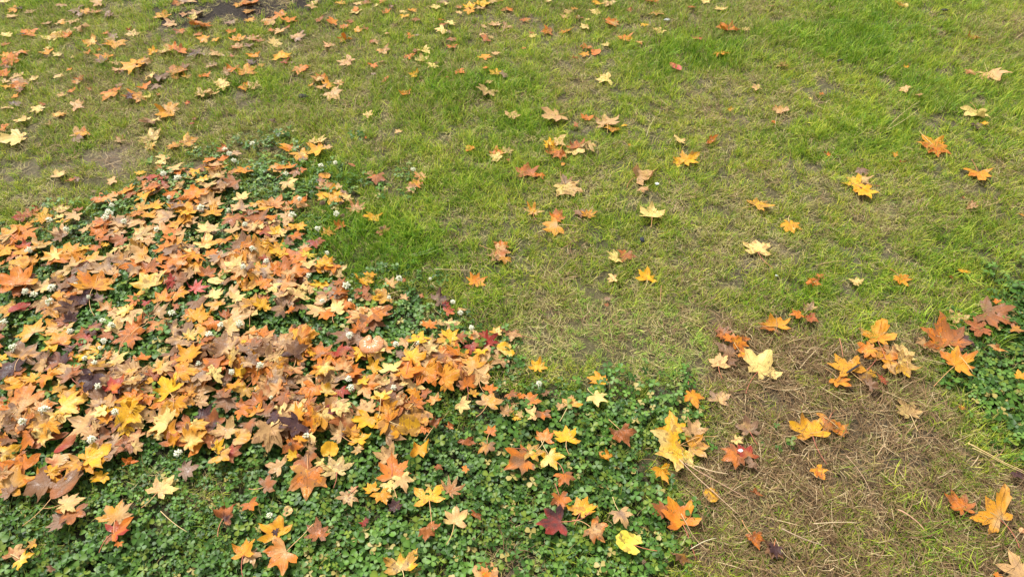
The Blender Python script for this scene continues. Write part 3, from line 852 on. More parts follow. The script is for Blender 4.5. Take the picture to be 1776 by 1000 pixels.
LEAF_TABLE = """
@ 0 0
30 12 60 90 l
415 38 55 0 t
640 18 80 0 t
85 62 80 180 a
135 50 45 90 p
80 108 65 90 t
205 75 50 0 ot
545 40 40 0 b
505 68 70 0 g
575 78 60 0 a
640 75 70 60 to
530 95 50 0 g
730 98 80 20 g c
315 152 60 0 t
410 143 65 0 ta
475 143 65 0 t
200 215 110 20 o
150 228 50 90 p
50 228 70 0 l
450 212 85 80 to
550 188 85 10 t c
330 240 110 180 l
380 238 80 90 y
445 238 60 0 o
705 218 50 90 o
868 200 40 100 r f
890 222 75 90 tl
735 255 90 180 tg
680 292 50 0 g
770 298 110 0 a
620 240 40 60 l f
600 282 80 180 la
30 290 75 0 o
320 315 50 70 l
300 345 80 180 a
150 345 100 30 ot
45 365 60 90 a
90 400 110 30 o
20 425 60 200 or
385 362 50 100 l
585 348 50 0 ko
655 332 35 0 o
485 378 25 90 l
685 380 100 180 ao
670 410 80 0 bg
25 490 80 90 o
100 498 80 0 t
45 445 50 0 b
215 528 60 0 l
130 540 100 0 t
125 575 95 270 o
140 598 60 0 b
45 582 55 0 a
30 545 50 0 t
105 643 55 0 ao
110 685 75 0 gp
468 458 35 0 o
395 502 60 90 tl
770 425 50 0 t
930 410 125 80 a
860 455 135 200 ta
800 485 50 0 b
985 420 60 0 t
780 475 50 0 t
1010 345 65 0 y
1110 338 120 180 t
1165 318 60 0 o
1215 340 80 0 ko
1300 352 100 0 pg
1435 362 90 0 t
1540 368 35 90 k
1195 465 150 0 ao
1245 450 60 40 b
1245 505 55 0 y
1175 520 50 0 o
1060 525 110 0 pg
1010 515 70 90 l
1105 525 40 0 g
955 570 80 180 o
1030 575 80 0 g
530 520 55 0 o
505 545 60 0 ot
470 607 50 0 o
410 635 60 0 t
595 590 45 90 bk c
800 570 60 0 b
775 595 50 0 o
720 635 110 240 ao
895 650 125 0 a
860 655 60 180 p
1060 628 30 0 o
990 648 50 0 l
1090 105 100 100 ya
1235 92 60 20 ot
1315 82 90 30 tg
1290 118 55 0 l
1125 155 85 0 t
1355 172 140 0 to c
1300 165 50 100 o
1205 212 65 0 ok
1540 207 60 0 o
1350 260 80 180 a
1440 263 50 0 a
1190 22 80 0 ok
1250 10 90 0 gt
1540 148 75 0 g
1580 132 30 0 l
1585 32 60 0 a
1660 25 120 0 to
1655 78 80 0 a
1665 128 70 0 a
1590 255 90 90 a
1690 250 90 0 tk
1665 300 60 0 g
1575 315 90 0 to
1695 380 75 0 a
1665 415 70 0 bp
1690 425 50 0 p
1405 440 80 0 tg
1365 500 75 120 o
1550 465 90 0 o
1515 480 60 0 t
1640 465 120 0 a
1475 545 110 30 tl
1480 575 80 0 l
1620 585 70 180 ao
1685 572 90 0 t
1330 618 90 180 tl
1420 625 75 0 lt
1390 600 60 60 t
1255 685 40 0 or
1300 790 30 30 k
1280 822 30 0 r
250 725 90 180 l
290 705 30 0 k
520 700 90 20 t
405 760 100 45 la
40 725 70 0 l
135 800 90 180 l
320 822 50 0 t c
25 850 70 0 o
80 930 140 200 l
540 885 110 60 ot
550 908 75 270 a
520 937 65 0 g
1150 722 100 30 at
1095 765 110 200 a
1000 820 100 0 tb
1045 815 50 0 l
1010 905 125 120 l
1010 968 80 30 la
1260 945 105 20 ya
1155 978 100 200 a
805 935 60 0 t
@ 450 0
370 20 60 30 l
340 45 70 200 t
540 15 65 90 y
655 22 60 180 lt
710 15 55 0 k
825 5 60 0 o
140 92 70 60 ao
60 140 110 180 ot
205 128 90 30 o
80 105 50 0 b
400 132 60 0 ok
485 160 75 180 ao
600 152 65 0 rk
565 172 60 0 o
655 200 55 90 a
710 185 50 45 ok
75 205 40 0 o
125 210 80 0 ot
190 182 30 0 k
635 72 80 200 tl
645 60 50 0 o
780 35 40 0 l
885 38 50 0 g
845 73 65 0 ok
955 72 55 90 l
970 110 60 290 y
1020 63 70 0 a
1040 130 75 0 gk
1165 42 85 200 l
1215 8 80 0 bg
1245 25 40 0 l
1330 45 50 0 ot
1400 35 80 100 y
1400 75 80 0 a
1330 85 50 90 l
1470 58 70 0 t
1490 18 100 30 y
1560 10 80 0 t
1600 3 50 0 a
1655 62 80 80 ko
1230 165 60 0 k
1275 152 70 45 l
1210 200 95 200 l
1270 212 40 0 g
1205 135 40 0 o
1500 175 50 0 lt
1570 160 90 0 t
1645 170 80 0 t
1490 225 60 90 lt
1510 255 80 0 ok
1545 245 45 0 l
260 240 95 30 tg
10 265 50 0 k
110 288 85 0 l
565 262 85 0 ao c
450 295 80 160 t
770 275 60 0 t
750 280 30 0 k
850 225 35 0 t
1005 240 65 0 o
1055 232 40 0 g
830 340 90 0 at
1285 272 65 0 gk
1285 300 75 90 ok
1000 370 75 45 ko
1040 335 50 0 k
1110 335 105 330 l
1095 395 100 20 tl
1175 415 60 0 b
1150 440 80 200 l
170 410 70 0 pr
145 365 105 100 y
215 415 40 0 g
20 430 50 0 ya
575 408 110 170 t
810 412 40 0 t
760 438 60 0 o
760 490 30 0 g
280 462 110 330 to
395 520 110 180 to
400 540 60 0 l
345 562 45 20 a o
465 558 80 0 a
535 545 65 45 ot
415 582 65 0 ot
500 638 115 330 t
840 537 60 20 o o
1025 497 80 180 y
1250 508 25 0 r
1340 478 80 0 ko
1510 372 85 30 ao
1580 352 60 30 t
1510 447 45 0 o
1575 482 75 70 y
1635 498 65 0 g
1530 542 55 60 lt
1515 615 130 225 l s
970 615 80 0 ao
730 760 65 30 l
85 800 55 0 bp c
1690 760 100 60 t s
930 870 50 90 t
710 915 22 90 o f
390 930 115 45 tl
@ 900 0
195 5 80 0 lt
530 20 80 0 ya
590 25 90 0 tl
370 55 50 80 a
320 78 80 0 t
310 115 70 330 t
390 120 60 0 gk
455 128 40 0 l
510 80 90 150 l
735 65 45 0 k c
870 8 120 0 ok
1250 12 70 0 l
1150 50 50 80 ok
1350 48 85 30 l
1680 38 50 90 kg
935 90 110 0 al
615 150 120 160 to
840 165 60 270 y
940 200 85 200 tl
45 135 75 0 ok
185 208 100 180 ok
85 235 60 0 l
85 215 40 0 k
315 202 100 90 ao p
435 178 75 180 tl
720 245 110 20 ao s
800 288 50 0 ot
1380 182 150 0 ko c
1515 190 60 0 l
1190 248 70 45 or
30 318 35 0 o
445 312 70 0 o
430 362 75 180 a
515 345 85 0 o r
375 378 40 90 k
585 296 60 0 l
1350 365 110 300 a p
1045 447 115 320 R o
565 522 125 180 l s
1580 585 90 0 t
225 780 165 200 t s
455 785 80 90 ko
380 835 45 0 k
585 800 155 90 t s
620 865 95 250 ay
705 835 45 10 y o
1420 728 45 0 y f
1065 930 95 120 l
1285 940 95 330 ko c
735 960 35 90 a f
1695 810 30 0 o
@ 1326 0
915 30 100 200 la
1400 245 110 20 a f
115 435 85 180 l f s
940 440 65 60 a f
930 590 85 150 t
1030 635 65 330 t c
1380 480 90 0 tk
1515 505 190 270 t s
385 622 45 300 o
300 650 45 100 l f
100 735 125 270 ot
60 810 40 0 o
1415 845 95 250 gp
1470 825 60 300 y
1425 770 200 250 l s
@ 0 240
400 235 120 60 lt s
515 272 50 0 g
470 280 70 0 ok
740 285 90 200 t s
625 345 35 0 g
1100 120 110 45 lt
1065 160 70 200 l
1060 195 65 0 ok
935 220 75 60 y
1190 225 100 0 ko
1175 195 130 20 lt
1400 135 85 90 o
1480 80 110 0 ok
1565 100 90 330 gt
1480 130 80 90 o
1440 165 110 90 tk
1440 190 100 0 k
1330 205 100 180 kb
1300 235 90 270 ay
1265 225 70 0 gk
1450 235 125 100 la t
1560 215 95 0 to
1630 210 115 0 oa
1250 260 75 90 l c
1350 270 105 150 ly
1390 320 125 300 lt
1540 300 165 230 kb
1500 330 90 30 t
1020 260 115 0 kr
950 260 70 0 gk
1090 260 70 0 rk
970 305 115 150 to
1010 330 120 200 ko
1080 310 130 0 kr
1180 320 115 180 la
1140 370 120 0 ko
1310 370 160 110 ao
1250 390 85 0 bt
840 330 115 0 a
860 380 140 0 bk
760 375 80 0 ot
660 400 120 180 to
715 410 105 0 at
1040 435 145 80 ya
920 470 135 180 y
900 515 120 200 ao
1010 500 125 90 a
1170 455 140 200 bg
1190 420 80 0 k
1240 480 115 100 y
1250 520 100 0 a
1425 475 155 100 ya
1335 460 85 90 tg
1430 400 115 60 at
1620 380 115 90 l
1605 450 115 90 gt
1700 440 80 0 at
1550 540 180 0 ak
1680 500 95 0 kg
1170 570 115 160 a
1380 590 165 100 lt
1560 600 150 0 lt
1580 665 100 0 yt f
1380 690 160 90 la
1500 680 115 300 oa
1130 640 160 180 ko
1200 620 70 0 t
1080 715 125 0 ao
1700 590 85 0 l
930 640 155 160 tl
1000 680 90 0 t
800 690 120 0 bk
940 710 145 30 y
860 730 70 0 l
680 620 150 45 ko
640 570 120 0 bt
700 560 115 0 ok
800 550 155 90 gt
580 600 90 0 t
690 680 100 0 k
640 730 90 0 ko
700 710 55 0 y
420 470 120 20 lt s
400 510 85 90 l
480 520 110 0 t
530 470 70 60 k
430 545 85 0 by
270 525 165 220 ya t
200 490 135 150 ok
130 530 100 0 rk
130 590 150 170 oa
400 610 145 90 bt
390 655 90 0 b
60 650 150 160 at
160 710 120 0 or
280 705 155 20 al
370 770 155 120 al
500 760 160 150 oa
620 800 150 0 at
570 740 60 0 y
130 830 155 20 a r s t
120 790 85 0 t
10 830 60 0 o
690 850 165 90 tg
780 800 115 180 ab
920 800 180 200 at
790 755 100 0 lt
1050 800 115 0 ao
1160 750 145 90 gb
1280 780 155 250 ao p
1260 740 80 60 l
1230 720 70 0 t
1180 830 140 0 to
1020 870 135 20 ok
1130 880 130 0 go
1385 885 110 90 ko
1440 790 125 160 tg
1410 760 100 0 o
1560 830 135 120 tl
1640 850 100 0 gb
1600 880 120 0 lt
1660 720 135 80 oa
1440 945 120 0 l o t
980 950 180 140 ly
1080 930 90 0 lt
1120 940 105 0 r
1215 950 160 0 kb
1320 985 145 60 rR p t
1240 900 100 0 t
1500 960 90 0 tb
1640 990 100 0 a
1700 970 115 0 ay
1700 900 85 0 gt
640 960 235 100 oa t
560 985 85 0 y
400 940 115 60 yb
460 870 155 160 t
560 880 140 0 tg
290 980 155 80 lt
190 930 110 0 or
60 930 90 0 gb
130 940 240 120 ao t
490 950 90 0 g
440 980 100 0 bg
870 870 105 0 tg
760 880 110 0 t
@ 450 240
190 68 115 0 oa
290 105 145 330 la
375 75 135 200 ya
455 50 65 60 t
90 200 115 200 ta
290 205 75 0 o
230 225 90 0 gk
190 180 150 90 ao
205 310 135 330 tl s
290 140 65 0 g
435 245 90 90 oa r
410 280 75 0 kg
440 310 110 0 tk
510 320 75 0 t
410 385 95 180 y
510 380 165 20 ay
565 350 55 60 g
590 395 75 0 lt
645 455 145 80 to p s
755 525 115 250 y s
535 575 80 120 ko
455 610 125 80 a p
820 610 90 150 k
375 700 115 0 kr
320 780 110 90 L p t
440 830 120 100 y
510 870 145 30 tl
470 850 130 0 o
280 420 150 45 to c
120 420 125 60 to
30 450 135 160 a
170 470 110 0 to
70 505 110 180 o
80 560 90 0 b
160 540 135 0 t
75 550 70 0 l
265 585 120 60 ya
60 610 120 0 kr
10 580 60 0 l
130 620 115 0 yl
60 670 110 0 ta
200 590 75 0 a
250 650 100 0 ok
200 690 100 0 gb
90 740 155 180 ay
140 770 105 0 ya
230 790 185 270 ko
300 720 75 100 t
320 830 110 0 lt
190 850 120 0 ok
240 900 155 0 to
120 880 110 0 o
40 880 130 0 tg
190 960 155 0 to
40 960 125 0 ao
30 790 70 0 rk
400 960 135 100 y
545 975 105 0 ok
290 985 80 100 l
690 940 155 150 ya
740 905 85 60 a
680 985 105 0 k
880 955 95 60 at
960 940 50 120 k f
730 225 75 20 lt o
775 270 135 270 ok
1080 250 115 30 ot
1050 295 95 45 ao
1010 330 95 180 ot
615 175 65 340 k o
1405 65 75 0 oa r
1590 95 120 0 to
1655 80 85 60 l
1580 130 100 200 l
1660 140 32 0 k
1610 700 115 90 ok
1565 780 115 180 t
1620 755 145 0 kt
1640 815 85 270 a
1450 940 145 60 oa s
@ 900 240
265 25 105 0 lt
195 35 100 150 y
375 90 125 250 l
385 35 145 100 ok
470 70 105 330 l
235 75 130 0 oa
270 110 115 270 ko
295 167 38 0 a r
55 215 145 90 ok
145 248 68 300 o
305 290 120 110 gt
330 345 195 300 lt s
100 470 135 80 at p s
265 515 125 0 ok
215 600 165 200 ta
410 500 90 0 gb
470 500 115 45 a p s
835 230 195 20 t c s
1140 135 155 20 ay
1065 165 90 250 y
840 340 80 330 t c
890 485 190 75 l s
635 795 130 200 l
710 790 135 0 ok
855 905 140 80 y s
620 930 95 180 l s
1610 435 160 20 y s
1590 720 190 80 l s
@ 1326 240
425 105 58 300 o f
870 110 62 280 a f
925 150 58 45 k c
1110 20 195 100 oa
1140 75 205 270 ao s
660 220 100 0 g c
665 275 120 0 lt
590 300 155 180 y
675 370 155 300 y s
1440 250 175 250 oa s
1380 455 100 330 t c s
1325 385 32 100 k f
180 590 140 0 ya
1720 510 42 0 a
1335 883 88 350 a o
330 965 135 0 ko c
370 915 62 0 ok
605 950 98 0 l
925 945 135 300 oa s
1245 925 42 320 k f
@ 0 490
45 170 155 170 ay
135 165 140 50 r o t
395 100 95 250 a
430 40 90 0 bp
560 120 155 0 p t
660 100 115 60 gp
440 170 140 0 bp
395 230 105 180 k
460 210 85 0 p
885 110 125 0 ko p
700 140 95 100 to
1100 85 145 90 ao
1200 80 115 0 oa
1440 70 125 60 lt
1560 60 100 0 t
1590 90 115 30 l
1690 130 165 100 ay
970 135 62 0 r
1335 210 195 90 a t
1250 220 115 180 ot
1080 175 150 60 t s
1180 150 65 0 k
830 180 125 170 la
750 200 105 0 t
830 230 195 230 tl
760 290 110 0 lt
900 290 175 60 ok
1060 290 145 300 ao
960 220 110 0 tk
1170 300 125 30 tg
1180 380 135 200 tg
1270 335 105 60 yl
1410 290 115 0 o
1440 150 145 0 at
1510 210 105 45 k c
1560 280 145 30 lt
1490 420 185 150 tb
1390 390 90 0 k
1680 320 105 90 ot
1625 385 42 90 y
845 380 170 250 o t
640 310 155 0 kp
560 360 185 180 rk
700 350 105 0 k
420 360 155 90 oa
350 400 145 170 ay
190 460 215 70 ag t
20 490 75 90 y
70 570 205 150 p t
130 590 115 0 k
540 400 45 0 r
470 430 90 0 pg
560 440 105 0 tg
630 440 105 0 y
580 500 135 0 ly
690 575 165 20 yb
790 490 175 20 tl
720 490 85 0 to
380 500 195 0 kp
300 500 120 0 gb
270 560 115 0 bt
470 600 155 0 gk
330 630 175 0 oa
190 640 115 180 ya
600 680 175 250 p t
390 720 105 0 y
460 740 155 0 ta
780 670 155 60 or
880 600 115 0 at
940 630 100 0 pb
900 650 125 0 al
960 510 95 0 o
1100 550 185 20 at s
1040 600 115 0 k
1270 480 215 90 a
1270 410 115 0 tg
1140 470 120 0 b
1420 490 135 0 k
1435 585 125 60 l
1570 510 125 0 ly
1650 450 115 0 bg
1680 540 135 0 tg
1600 580 85 0 y
1690 400 125 0 bk
1500 600 75 0 b
1265 605 185 10 oa
1200 660 120 0 gt
1270 700 105 0 a
1120 700 185 130 y t
1340 770 125 30 t
1220 800 165 0 oa
1060 800 125 0 oa
960 780 125 0 ok
900 820 185 250 yo
860 900 205 280 y
1080 930 185 160 l
1190 860 165 300 a
980 700 95 0 tb
800 730 110 0 bp
880 700 105 0 gt
500 810 210 20 ly t
660 860 125 200 l
640 800 110 0 gt
700 850 85 0 y
740 820 90 0 t
430 910 155 300 al
160 790 255 100 to
270 790 115 0 ot
550 930 205 160 gt
700 910 115 0 oa
640 970 110 0 t
760 960 95 0 gk
1000 900 100 0 bt
1400 930 155 0 pk
1370 870 130 0 p
1350 960 135 0 la
1280 980 130 0 bt
1520 970 155 0 t
1660 960 125 0 kb
1640 830 175 0 ko
1700 840 105 0 oa
1700 760 135 0 ok
1560 690 125 0 oa
1630 720 125 240 y
1500 740 115 0 kb
100 900 145 0 tb
60 940 105 0 b
40 860 125 0 bt
200 910 95 0 o
260 960 155 0 ta
340 960 115 0 a
150 970 95 0 b
@ 450 490
70 35 125 0 l
30 90 105 0 ok
30 140 125 90 y
150 110 135 0 gt
270 70 135 60 tl
130 190 115 180 tg
200 180 65 330 o
470 50 175 0 kg
550 60 115 0 ok
410 115 105 0 t r t
525 150 155 60 tl s
440 210 105 0 o t
700 70 155 0 kb
800 100 145 200 y
810 70 85 0 l
970 90 62 70 t
710 185 52 0 to
1075 85 42 0 k
1230 105 145 20 gp
1270 185 95 0 or
1350 170 65 90 t
1240 150 62 0 pr
665 290 120 100 o s
640 380 115 0 gb
850 420 145 45 ot
800 440 85 0 l
1200 265 85 80 al
1135 275 110 90 o
1290 275 115 0 tl
1070 370 145 60 y
1285 350 125 30 y
970 400 95 0 t
1150 430 125 20 tl
1030 480 165 60 ya
940 470 85 0 g
1250 410 65 0 l
1350 380 110 0 k
1430 350 92 0 ot r
1500 360 95 0 kr
1430 430 135 0 kr
1550 400 150 0 r p t
1590 310 95 60 la
1680 350 135 0 tk
1640 440 135 200 ly r t
1330 460 165 100 ao
1470 490 100 0 y
1400 540 155 0 ta
1190 510 155 0 bk
1190 560 85 60 o
760 520 115 0 y
790 480 100 0 ty
880 555 140 80 l s
660 480 115 250 y
540 470 155 0 rk
400 450 185 100 bo
180 400 175 70 ot s
290 370 115 0 oa
240 435 155 0 pb t
330 430 55 0 y
110 510 135 0 tl
270 500 115 0 ak
20 340 65 90 o
560 540 135 0 ot
530 600 115 0 tg
400 560 145 0 to
440 590 125 300 ly
640 600 145 0 ko
690 640 85 0 y
220 600 155 0 tk
120 620 135 0 tg
100 690 115 0 ot
300 650 125 0 bt
355 730 175 250 o
450 710 105 0 ly
150 770 155 0 ok
270 750 125 0 b
540 730 115 0 kr
30 720 135 0 kt
700 820 175 0 at
740 700 155 0 ot
800 670 95 0 t
820 755 130 80 ly
870 830 145 0 a
930 790 125 0 t
1010 600 205 0 ao
1000 550 135 0 ko
1130 630 205 300 ao
1270 620 185 0 oa
1370 630 135 0 ok
1460 600 195 0 t s
920 640 125 0 at
1010 700 155 0 tl
1030 740 95 0 a
1050 790 135 60 o
1100 730 85 0 k
1160 775 95 0 to
1430 730 78 60 y
1540 700 95 0 o
1540 780 165 60 at
1370 820 115 330 tl
1360 690 85 0 kb
1240 690 85 0 a
1690 745 95 0 ok
1645 845 115 90 at
1715 890 65 90 y
1550 980 85 60 ko
1180 930 135 60 ok f
1100 920 85 0 ab
1000 950 155 90 y r t
900 950 100 0 ya
700 930 175 0 ay
830 890 165 0 oa
560 940 175 200 tk
620 980 110 0 a
550 840 145 0 tl
470 860 95 0 pr
430 910 135 300 la
330 900 155 0 yo
340 830 110 0 oa
270 870 125 0 a
180 890 115 0 tb
60 850 155 0 kg
90 910 125 0 p
220 970 175 0 p t
1270 960 85 330 o f
@ 900 490
130 550 118 80 y s
520 640 155 160 ya s
535 770 155 330 l s
270 820 65 0 t
345 790 145 60 at s
85 770 135 0 to
170 730 75 0 b
10 760 75 0 o
160 890 115 0 ob
80 880 125 0 lt
0 880 65 0 l
1170 770 145 290 a
1340 755 145 60 tg
1015 950 195 100 y
1180 960 155 60 t
1520 950 155 100 tg s
1350 310 115 100 gk
1390 440 155 0 gb
1360 360 95 0 o
1400 370 125 0 o
1470 420 135 300 ao
1510 375 75 0 ok
1510 475 95 340 yo
1410 530 105 0 b
1330 520 145 80 lt s
1620 555 230 45 l s
590 145 42 0 k
590 100 52 90 g
145 208 42 0 p
@ 1326 490
20 300 135 200 ao
90 260 175 60 oa
210 210 105 180 o
290 160 115 90 gt
315 240 115 330 rk
760 340 235 60 oa s
790 490 175 0 to
730 470 135 0 ya
670 450 135 180 ao
880 470 175 80 ot
830 550 155 0 ta
935 440 165 80 l s
960 560 185 340 ly s
530 545 225 110 a s
520 670 155 300 ao
790 640 85 0 kr
660 620 155 0 yb
710 590 65 0 y
725 680 115 0 gb c
1270 220 155 120 lt s
1420 300 185 0 k
1550 230 260 330 kb
1070 410 115 0 t
1160 440 85 0 t
1310 400 155 0 kp
1190 340 300 90 ok s
1330 520 255 20 ao s
1550 440 115 0 ot c
1550 120 58 90 o
1700 610 85 0 a
1690 310 95 330 ak
1320 825 52 0 a
940 830 205 100 tl s
420 955 175 0 oa
520 980 120 330 ao
290 960 245 100 ya s
@ 0 740
290 40 155 0 al
75 160 150 30 ly c
50 200 125 200 lg
45 310 105 20 ot
30 100 95 0 bk
180 100 155 0 ko
165 185 42 0 k
440 110 170 60 rk o t
400 210 165 45 kt
370 290 115 30 ya
260 380 215 200 b
460 370 270 60 bk o t
640 180 205 0 ay
640 240 185 0 a
660 340 135 250 y
370 640 175 200 g
480 500 195 20 lt s
480 590 165 0 ok
600 30 115 0 t
690 50 155 0 gk
820 20 115 0 y
840 130 165 0 bk
900 60 115 0 tk
920 120 85 30 lt
870 230 115 20 o f
1160 90 110 70 a f
1060 60 65 0 l
1260 20 110 0 b
1290 60 175 30 la
1500 40 175 0 t
1620 70 145 0 at r
1400 90 85 0 k
1470 130 95 0 y
1560 150 145 0 rk
1490 205 155 330 at
1700 70 70 0 a
1260 280 150 20 g
1090 390 185 60 tl s
780 560 225 100 at
810 660 185 45 or s
790 780 55 270 o
720 740 65 0 kb
40 420 105 0 bg
200 785 85 0 y
100 830 135 0 tk
150 890 135 340 ly s
330 940 70 0 pb c
1520 570 190 60 pk c
1670 530 125 0 ok
1680 870 135 300 tg
1630 810 165 100 oa s
@ 450 740
70 70 195 0 t
210 170 85 0 y
210 120 145 0 ko
280 90 85 60 a
340 130 95 0 tb
520 40 125 0 gt
660 60 145 0 ya
655 145 95 0 la
470 150 125 90 y r
100 255 145 170 t
60 385 135 0 kb
310 240 165 0 bk
310 370 265 270 oa
400 240 85 0 l
500 260 225 120 tl s
580 470 145 240 t
630 410 65 60 t
850 180 155 120 t
890 260 235 100 to
860 400 110 0 l
960 370 145 300 tl
740 400 115 120 a
820 470 135 300 oa
1075 150 180 280 a f
1100 20 85 0 o
1390 110 115 300 k c
1520 140 125 270 ab s
1718 240 225 200 ob
1200 270 65 330 k c
1370 280 55 0 o
1130 450 225 100 ay
1290 390 175 60 ot p
1310 590 175 80 lt s
1440 590 85 0 ok c
1140 690 160 320 k c
900 515 105 0 p
700 630 75 0 pr
190 560 85 0 l r
90 690 195 150 ya
110 700 60 300 p
395 680 195 100 ok
125 870 240 225 to s
950 900 235 100 ly s
1510 960 195 100 ot r
@ 900 740
180 50 135 0 to
315 45 175 90 y s
110 170 155 0 ly
220 220 165 300 ly s
570 190 110 0 a f
310 345 135 290 ok
280 500 155 280 ok
430 530 195 60 ya s
210 635 235 185 rp s
520 700 185 320 to
690 610 165 290 gt s
730 770 185 160 L h s
1080 880 135 280 ab c
930 540 135 0 k
1060 570 275 110 ao s
1290 450 125 20 y r
1190 130 195 0 at s
1000 150 330 200 yl s t
970 310 165 290 ya
1500 160 175 0 kr
1410 210 155 200 ok
1550 250 95 0 g
1460 90 85 0 tl
700 60 195 300 bk c
1580 430 85 90 k c
1580 760 140 290 ko c
1700 830 135 0 pb
@ 1326 740
370 305 125 300 oa
1290 500 215 100 ok
1530 570 295 120 ta s
1690 920 245 100 gt
1700 320 95 0 p
70 820 125 0 p
1560 990 75 0 o
"""
# ---------------------------------------------------------------- read the leaf list
class Leaf: pass
leaves = []
ox = oy = 0
for ln_ in LEAF_TABLE.strip().splitlines():
    f = ln_.split()
    if f[0] == '@':
        ox, oy = int(f[1]), int(f[2]); continue
    L_ = Leaf()
    L_.u, L_.v, L_.w = ox + float(f[0]) / TS, oy + float(f[1]) / TS, float(f[2]) / TS
    L_.ang, L_.code = float(f[3]), f[4]
    fl = f[5:]
    L_.kind = next((x for x in fl if x in 'porhT'), 'm')
    L_.flags = [x for x in fl if x in 'scft']
    L_.i = len(leaves)
    leaves.append(L_)
rg0 = random.Random(11)
for L_ in leaves:
    if L_.code == 'T': L_.kind = 'o'
    L_.rg = random.Random(1000 + L_.i * 7)
    d = float(sdist(L_.u, L_.v, PILE))
    L_.pile = d > 6
    if L_.ang == 0 and L_.kind in 'mp':                        # direction not read off: any
        L_.ang = L_.rg.uniform(0, 360)
    dark = min({'y': 1., 'l': .95, 'L': 1.1, 'a': .8, 'o': .7, 't': .5, 'b': .1, 'k': .2, 'p': .15, 'g': .15, 'r': .6, 'R': .9}[L_.code[0]], 1.1)
    L_.key = dark * .75 + L_.rg.random() * .6 if L_.pile else .62 + L_.i * 1e-4
    if 's' in L_.flags: L_.key += .15
    if 't' in L_.flags: L_.key += 1.2
leaves.sort(key=lambda l: l.key)

# how much of each shows: paint them in order over the picture grid
buf = np.full((500, 888), -1, int)
yy, xx = np.mgrid[0:500, 0:888]
for q, L_ in enumerate(leaves):
    sinv = math.sin(math.atan2(CAM_H, max(.2, ground_at(L_.u, L_.v)[1])))
    a, b = L_.w / 2 * .36, L_.w / 2 * .36 * max(.4, sinv)
    x0, x1 = int(max(0, L_.u / 2 - a)), int(min(888, L_.u / 2 + a + 2))
    y0, y1 = int(max(0, L_.v / 2 - b)), int(min(500, L_.v / 2 + b + 2))
    if x1 <= x0 or y1 <= y0: continue
    m = ((xx[y0:y1, x0:x1] - L_.u / 2) / a) ** 2 + ((yy[y0:y1, x0:x1] - L_.v / 2) / b) ** 2 < 1
    buf[y0:y1, x0:x1][m] = q
cnt = np.bincount(buf[buf >= 0], minlength=len(leaves))
for q, L_ in enumerate(leaves):
    L_.vis = cnt[q] + (.01 if 's' in L_.flags else 0)
mp = sorted([l for l in leaves if l.kind in 'mp'], key=lambda l: -l.vis)
for q, l in enumerate(mp): l.thing = q < 300
for l in leaves:
    if l.kind not in 'mp': l.thing = l.vis > 25
KINDNAME = dict(m='maple_leaf', p='maple_leaf', o='oval_leaf', r='round_leaf', h='round_leaf')

# ---------------------------------------------------------------- labels
SECOND = dict(y='golden', l='cream', L='lemon', k='rust')
def look(l):
    c = WORD[l.code[0]]
    if len(l.code) > 1: c += ' and ' + SECOND.get(l.code[1], WORD[l.code[1]].split()[-1])
    pre = 'curled ' if 'c' in l.flags else 'folded ' if 'f' in l.flags else ''
    k = {'m': 'maple leaf', 'p': 'narrow-lobed maple leaf', 'o': 'oval leaf', 'r': 'rounded leaf', 'h': 'toothed heart-shaped leaf'}[l.kind]
    return pre + c + ' ' + k

def place(u, v):
    if math.hypot(u - 645, v - 594) < 62: return 'by the mushroom'
    if math.hypot(u - 1481, v - 636) < 48: return 'by the dark twig'
    if float(sdist(u, v, PILE)) > -22 and u < 905:
        if v < 345: return "in the drift's upper tip"
        if v < 440: return "in the drift's top edge" if u < 200 else 'in the upper drift' if u < 430 else "on the drift's clover side"
        if v < 560: return 'in the outer drift' if u < 170 else "in the drift's heart" if u < 420 else "on the drift's lawn side"
        if v < 680: return 'in the lower outer drift' if u < 200 else 'in the lower drift' if u < 470 else 'in the lower inner drift' if u < 690 else "at the drift's tail"
        return "on the drift's bottom edge"
    if v < 70 and 260 < u < 520: return 'by the bare soil'
    if v < 270: return 'on the upper leafy lawn' if u < 450 else 'on the upper middle lawn' if u < 900 else 'on the upper green lawn' if u < 1350 else 'on the lush upper lawn'
    if v < 540: return 'on grass near the drift' if u < 780 else 'on the open lawn' if u < 1180 else 'on the wide lawn'
    if u > 1585 and v < 690: return 'by the side clover patch'
    if float(sdist(u, v, DRY)) > -25: return 'on withered turf' if v < 700 else 'on lower withered turf'
    if v < 740: return 'on the upper clover edge'
    if u < 300: return 'on the bottom corner clover'
    if u < 620: return 'on clover below the drift'
    return 'on the lower middle clover' if u < 900 else 'on clover beside the turf'

def neighbours(u, v, w, me=None):
    out = []
    for o in leaves:
        if o is me or (o.vis < 60 and not o.thing): continue
        du, dv = o.u - u, (o.v - v) * 1.25
        dd = math.hypot(du, dv)
        if dd < .75 * (w + o.w): out.append((dd / (w + o.w), o, du, dv))
    out.sort(key=lambda t: t[0])
    res = []
    for _, o, du, dv in out[:4]:
        rel = 'beside' if abs(dv) < abs(du) * .8 else ('below' if dv < 0 else 'above')
        wd = WORD[o.code[0]]
        art = 'an' if wd[0] in 'aeiou' else 'a'
        if wd not in [r[1] for r in res]:
            res.append((rel, wd, art))
    return res

def nwords(s): return len([w for w in s.replace("-", "").split() if w])

